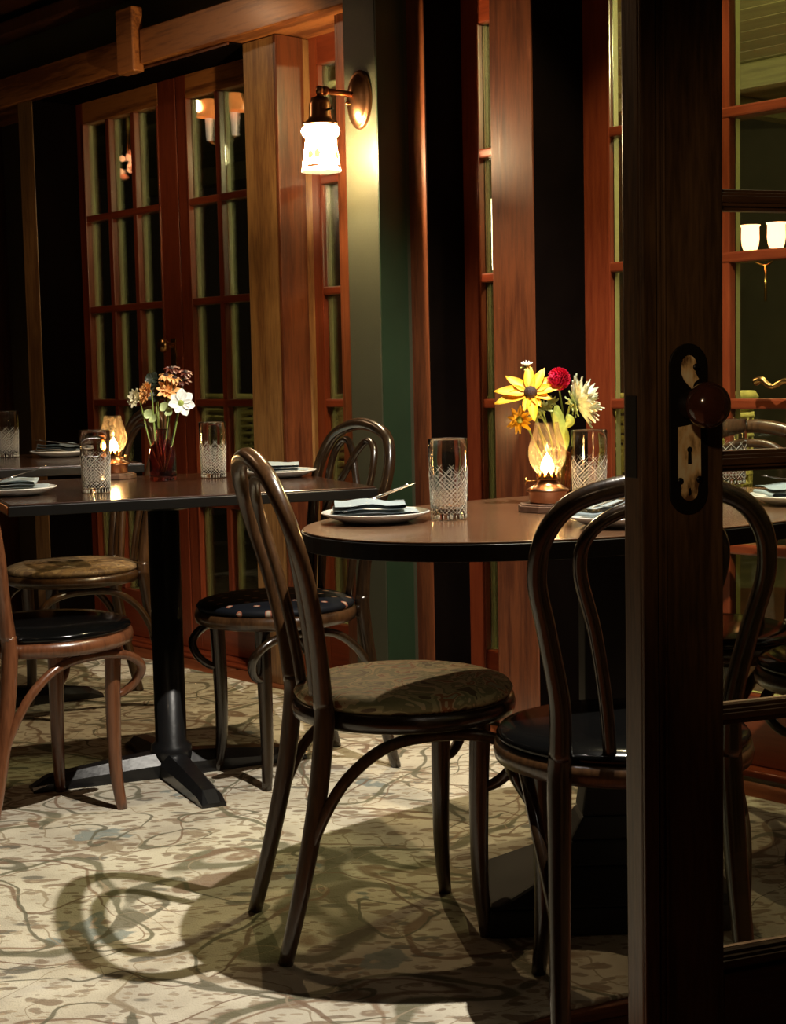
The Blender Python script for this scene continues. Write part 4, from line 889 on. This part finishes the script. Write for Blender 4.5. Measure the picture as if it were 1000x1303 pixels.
# drooping leaves
for i, (pts, wd) in enumerate((([(708, 516), (713, 540), (722, 560)], 0.024), ([(706, 524), (716, 552), (721, 573)], 0.026), ([(722, 528), (726, 536), (719, 545)], 0.018))):
    P = [at(x, y, Yf-0.035-0.008*i) for x, y in pts]; base = P[0]
    t = thing('drooping_leaf', ['long yellow-green leaf drooping right of the lamp chimney, upper one', 'long yellow-green leaf drooping lowest beside the lamp chimney', 'short curled green leaf under the white dahlia'][i], 'leaf', b2 + Vector((0.004, -0.002*i, 0)), 0, 'drooping leaves in the ribbed vase')
    off = Vector(t.location); sp_ = smooth_path([p - off for p in P], 6); g = G(); vs = []; n = len(sp_)
    for k_, p in enumerate(sp_):
        w_ = wd*0.5*sin(pi*(0.08 + 0.9*k_/(n-1)))**0.8
        tg = (sp_[min(k_+1, n-1)] - sp_[max(k_-1, 0)]).normalized(); sd = tg.cross(Vector((0.2, -1, 0.1))).normalized()
        for s in (-1, -0.4, 0, 0.4, 1): vs.append(p + sd*w_*s + Vector((0, 0.004*abs(s), 0)))
    g.add(vs, [(a*5+j, (a+1)*5+j, (a+1)*5+j+1, a*5+j+1) for a in range(n-1) for j in range(4)], 0, True); g.build('leaf_blade', M['leaf'], t)
    g = G(); g.tube([Vector((0, 0, 0)), (sp_[0])*0.6 + Vector((0, 0, 0.006)), sp_[0]], 0.0014, 6); g.build('stem', M['stem'], t)

# --- flowers in the plum bottle
GR = 'flowers in the plum bottle'; b1 = Vector((V1.x, V1.y, 0.762)); Y1 = V1.y; random.seed(5)
hp = at(230, 513, Y1-0.02)
t, X = flower('white_anemone', 'open white flower with a yellow-green centre, right side of the plum bottle', GR, b1 + Vector((0.004, 0, 0)), hp, Vector((0.25, -0.85, 0.25)), Vector((0, 0, -0.005)))
pa_ = petal_mesh('petal', 0.032, 0.026, M['white_petal'], 0.10, 0.35, 0.9); ring(t, X, pa_, 7, 0.004, 0.12, 0, 0.12)
g = G(); g.lathe([(0.008, -0.001), (0.008, 0.003), (0, 0.005)], 16); o = g.build('flower_centre', M['leaf'], t); o.matrix_basis = X
hp = at(188, 500, Y1-0.03)
t, X = flower('peach_zinnia', 'peach and orange zinnia facing left above the plum bottle', GR, b1 + Vector((-0.004, 0, 0)), hp, Vector((-0.7, -0.5, 0.25)), Vector((0, 0, 0)))
pz = petal_mesh('petal', 0.031, 0.014, M['peach'], 0.1, 0.3, 0.8); ring(t, X, pz, 15, 0.002, 0.2); ring(t, X, pz, 11, 0.002, 0.6, 0.2, 0.1, 0.8); ring(t, X, pz, 7, 0.001, 1.0, 0.2, 0.1, 0.6)
hp = at(173, 507, Y1-0.035)
t, X = flower('cream_blossom', 'small cream blossom at the far left of the plum bottle bouquet', GR, b1 + Vector((-0.006, 0.003, 0)), hp, Vector((-0.6, -0.75, 0.2)), Vector((0, 0, 0)))
pz2 = petal_mesh('petal', 0.024, 0.014, M['cream_petal'], 0.15, 0.4, 0.8); ring(t, X, pz2, 11, 0.002, 0.3); ring(t, X, pz2, 7, 0.001, 0.9, 0, 0.1, 0.7)
hp = at(214, 497, Y1+0.01)
t, X = flower('orange_blossom', 'orange blossom in the middle of the plum bottle bouquet', GR, b1 + Vector((0.001, 0.003, 0)), hp, Vector((0.1, -0.8, 0.4)), Vector((0, 0, 0)))
ring(t, X, pz, 10, 0.002, 0.25, 0, 0.2); ring(t, X, pz, 7, 0.001, 0.8, 0, 0.2, 0.7)
for i, (px, py, mm) in enumerate(((211, 478, 'peach'), (222, 481, 'peach'), (218, 469, 'maroon'), (236, 474, 'maroon'), (233, 484, 'maroon'))):
    hp = at(px, py, Y1 + 0.004*i)
    t, X = flower('dark_helenium', ['bronze orange flower, top left of the plum bottle bouquet', 'bronze orange flower beside the dark maroon ones', 'dark maroon flower at the very top of the bouquet', 'dark maroon flower reaching furthest right of the bouquet', 'dark maroon flower just above the white one'][i], GR, b1 + Vector((0.002*i-0.004, 0.004, 0)), hp, Vector((0.2, -0.4, 0.9)), Vector((0, 0, 0)), rs=0.0012, stem_mat=M['dark_leaf'])
    ph_ = petal_mesh('petal', 0.019, 0.010, M[mm], -0.25, 0.4, 0.8); ring(t, X, ph_, 9, 0.003, 0.0, 0, 0.35)
    g = G(); g.lathe([(0.006, -0.002), (0.0065, 0.004), (0, 0.008)], 12); o = g.build('cone', M['dark_cone'], t); o.matrix_basis = X
for i, (px, py, r_, mm) in enumerate(((193, 530, 0.020, 'leaf_pale'), (213, 521, 0.017, 'leaf_pale'), (198, 500, 0.022, 'dark_leaf'), (194, 482, 0.016, 'dark_leaf'))):
    hp = at(px, py, Y1-0.02 if i < 2 else Y1+0.03)
    t, X = flower('leaf_sprig', ['round pale green leaf low on the left of the plum bottle', 'round pale green leaf under the white flower', 'dark foliage between the peach zinnia and the orange blossom', 'dark curled leaf at the top left of the bouquet'][i], GR, b1 + Vector((0.001*i, -0.003, 0)), hp, Vector((-0.2, -0.9, 0.2)), Vector((0, 0, -0.004)), rs=0.0013)
    t['category'] = 'leaf'
    pl = petal_mesh('leaf_blade', r_*1.3, r_*1.5, M[mm], 0.15, 0.35, 0.9)
    ring(t, X, pl, 2 if i < 2 else 5, 0.0, 0.1, 2.2, 0.3, 1, 0, 'leaf_blade')

# ------------------------------------------------------------------ foreground door leaf: local x along the leaf, local -y towards the camera
DP = at(815, 651, 1.815); DR = ER - 0.012
root = bpy.data.objects.new('door_7', None); COL.objects.link(root); root.location = (DP.x, DP.y, 0.0); root.rotation_euler = (0, 0, DR); struct(root)
TH = 0.040
def dbox(name, a, b, mat, bev=0.003, parent=root):
    g = G(); g.box(a, b, 0, bev); return g.build(name, mat, parent)
dbox('stile', (0.0, 0.0, 0.012), (0.113, TH, 2.1), M['doorwood'], 0.003)
dbox('astragal', (0.000, -0.006, 0.012), (0.020, -0.0002, 2.1), M['doorwood'], 0.0025)
for x, w_ in ((0.0225, 0.005), (0.031, 0.003)):
    dbox('bead', (x, -0.003, 0.012), (x+w_, -0.0002, 2.1), M['doorwood'], 0.0012)
dbox('stile', (0.75, 0.0, 0.012), (0.86, TH, 2.1), M['doorwood'], 0.003)
dbox('bottom_rail', (0.113, 0.0, 0.012), (0.75, TH, 0.275), M['doorwood_h'], 0.003)
dbox('top_rail', (0.113, 0.0, 1.99), (0.75, TH, 2.1), M['doorwood_h'], 0.003)
zz = [0.287, 0.5975, 0.908, 1.219, 1.53, 1.84]
for i, z in enumerate(zz):
    g = G(); g.box((0.111, 0.010, z-0.0125), (0.752, 0.030, z+0.0125), 0, 0.002)
    g.box((0.111, 0.0, z-0.004), (0.752, 0.012, z+0.004), 0, 0.002); g.box((0.111, 0.004, z-0.008), (0.752, 0.014, z+0.008), 0, 0.001)
    g.build('horizontal_muntin', M['doorwood_h'], root)
for x in (0.335, 0.54): dbox('vertical_muntin', (x-0.012, 0.003, 0.275), (x+0.012, 0.03, 1.99), M['doorwood'], 0.002)
cx = [0.113, 0.335, 0.54, 0.75]
zr = [0.30] + zz[1:] + [1.99]
for i in range(3):
    for j in range(6):
        dbox('pane', (cx[i] + (0.012 if i else 0), 0.018, zr[j] + (0.0125 if j else 0)), (cx[i+1] - (0.012 if i < 2 else 0), 0.021, zr[j+1] - 0.0125), M['pane'], 0)
# lock furniture: plates and knob
def stadium(w_, h0, h1, n=14, waist=0.0):
    pts = []
    for k in range(n+1): a = pi*k/n; pts.append((w_*cos(a), h1 - w_ + w_*sin(a)))
    for k in range(n+1): a = pi + pi*k/n; pts.append((w_*cos(a), h0 + w_ + w_*sin(a)))
    return pts
XF = lambda cx_, y: Matrix.Translation((cx_, y, 0)) @ Matrix.Rotation(pi/2, 4, 'X')
PX = 0.064
kz = 0.978
g = G(); g.prism(stadium(0.026, kz-0.130, kz+0.072), 0, 0.0028, mat=XF(PX, 0.0)); bp = g.build('escutcheon', M['black_iron'], root, 0.0012)
g = G(); up = [(0.010*cos(a), kz+0.046+0.012*sin(a)) for a in [pi*k/10 for k in range(11)]] + [(-0.010, kz+0.036), (-0.006, kz+0.028), (-0.001, kz+0.023), (0.004, kz+0.018), (0.007, kz+0.026), (0.013, kz+0.030), (0.008, kz+0.038)]
g.prism(up, 0.0028, 0.0040, mat=XF(PX, 0)); g.build('worn_plate', M['worn'], bp)
lo = [(0.015, kz-0.022), (-0.015, kz-0.026), (-0.015, kz-0.088), (-0.012, kz-0.093), (-0.010, kz-0.099)] + [(0.011*cos(a), kz-0.103+0.011*sin(a)) for a in [pi + pi*k/8 for k in range(9)]] + [(0.011, kz-0.099), (0.013, kz-0.092), (0.0155, kz-0.088)]
g = G(); g.prism(list(reversed(lo)), 0.0028, 0.0042, mat=XF(PX, 0)); g.build('worn_plate', M['worn'], bp)
kh = [(0.0035*cos(a), kz-0.053+0.0035*sin(a)) for a in [-0.9 + (pi+1.8)*k/12 for k in range(13)]] + [(-0.0026, kz-0.070), (0.0026, kz-0.070)]
g = G(); g.prism(kh, 0.0042, 0.0046, mat=XF(PX, 0)); g.build('keyhole', M['black'], bp)
for dx, dz in ((-0.013, -0.090), (0.013, -0.089), (0.009, 0.044)):
    g = G(); g.lathe([(0.0042, 0), (0.0042, 0.0010), (0.0, 0.0012)], 14, (PX+dx, -0.0042, kz+dz), axis=(0, -1, 0)); g.build('screw', M['black'], bp)
g = G(); g.prism([(-0.001, kz-0.108), (0.0022, kz-0.106), (0.001, kz-0.098), (-0.002, kz-0.100)], 0.0042, 0.0046, mat=XF(PX, 0)); g.build('screw', M['black'], bp)
M['knob'] = plain('brown_mineral_knob', (0.055, 0.018, 0.012), 0.16, coat=0.6, var=0.2, vscale=60)
g = G(); g.lathe([(0.0, -0.001), (0.016, 0), (0.017, 0.003), (0.009, 0.006), (0.008, 0.020), (0.012, 0.023), (0.012, 0.026), (0, 0.027)], 28, (PX, -0.0028, kz-0.0), axis=(0, -1, 0)); g.build('knob_shank', M['black_iron'], root)
g = G(); g.lathe([(0.0, 0.022), (0.012, 0.023), (0.021, 0.028), (0.0262, 0.036), (0.0272, 0.043), (0.0245, 0.052), (0.017, 0.059), (0.008, 0.0625), (0.0, 0.063)], 40, (PX, -0.0028, kz-0.0), axis=(0, -1, 0)); g.build('knob', M['knob'], root)
g = G(); g.lathe([(0.020, 0), (0.018, 0.004), (0.008, 0.006), (0.008, 0.025), (0.020, 0.032), (0.024, 0.042), (0.020, 0.052), (0, 0.056)], 28, (0.064, TH, kz), axis=(0, 1, 0)); g.build('knob', M['brass'], root)
g = G(); g.box((-0.0014, 0.007, kz-0.085), (0.002, 0.033, kz+0.012), 0, 0.0008); g.build('lock_plate', M['black_iron'], root)

# ceiling fixtures for the room's lamps and, unseen, for the added fill lights
for i, (x, y, z) in enumerate(((0.40, 2.55, 2.44), (0.55, 3.58, 2.40), (-1.9, 5.2, 2.52), (-0.9, 1.6, 2.52))):
    t = thing('ceiling_spot', ['copper ceiling spot above the oval table', 'copper ceiling spot near the right window', 'unseen copper ceiling spot added as fill light above the far left table', 'unseen copper ceiling spot added as fill light in front of the square table'][i], 'lamp', (x, y, z), 0, 'ceiling spots')
    g = G(); g.lathe([(0.055, 0.0), (0.045, 0.06), (0.02, 0.08), (0.018, 0.08), (0.042, 0.058), (0.052, 0.0)], 28, closed=True); g.build('lamp_shade', M['copper'], t)
    g = G(); g.tube([(0, 0, 0.078), (0, 0, 2.62-z)], 0.008, 8, sub=1); g.build('stem', M['copper'], t)
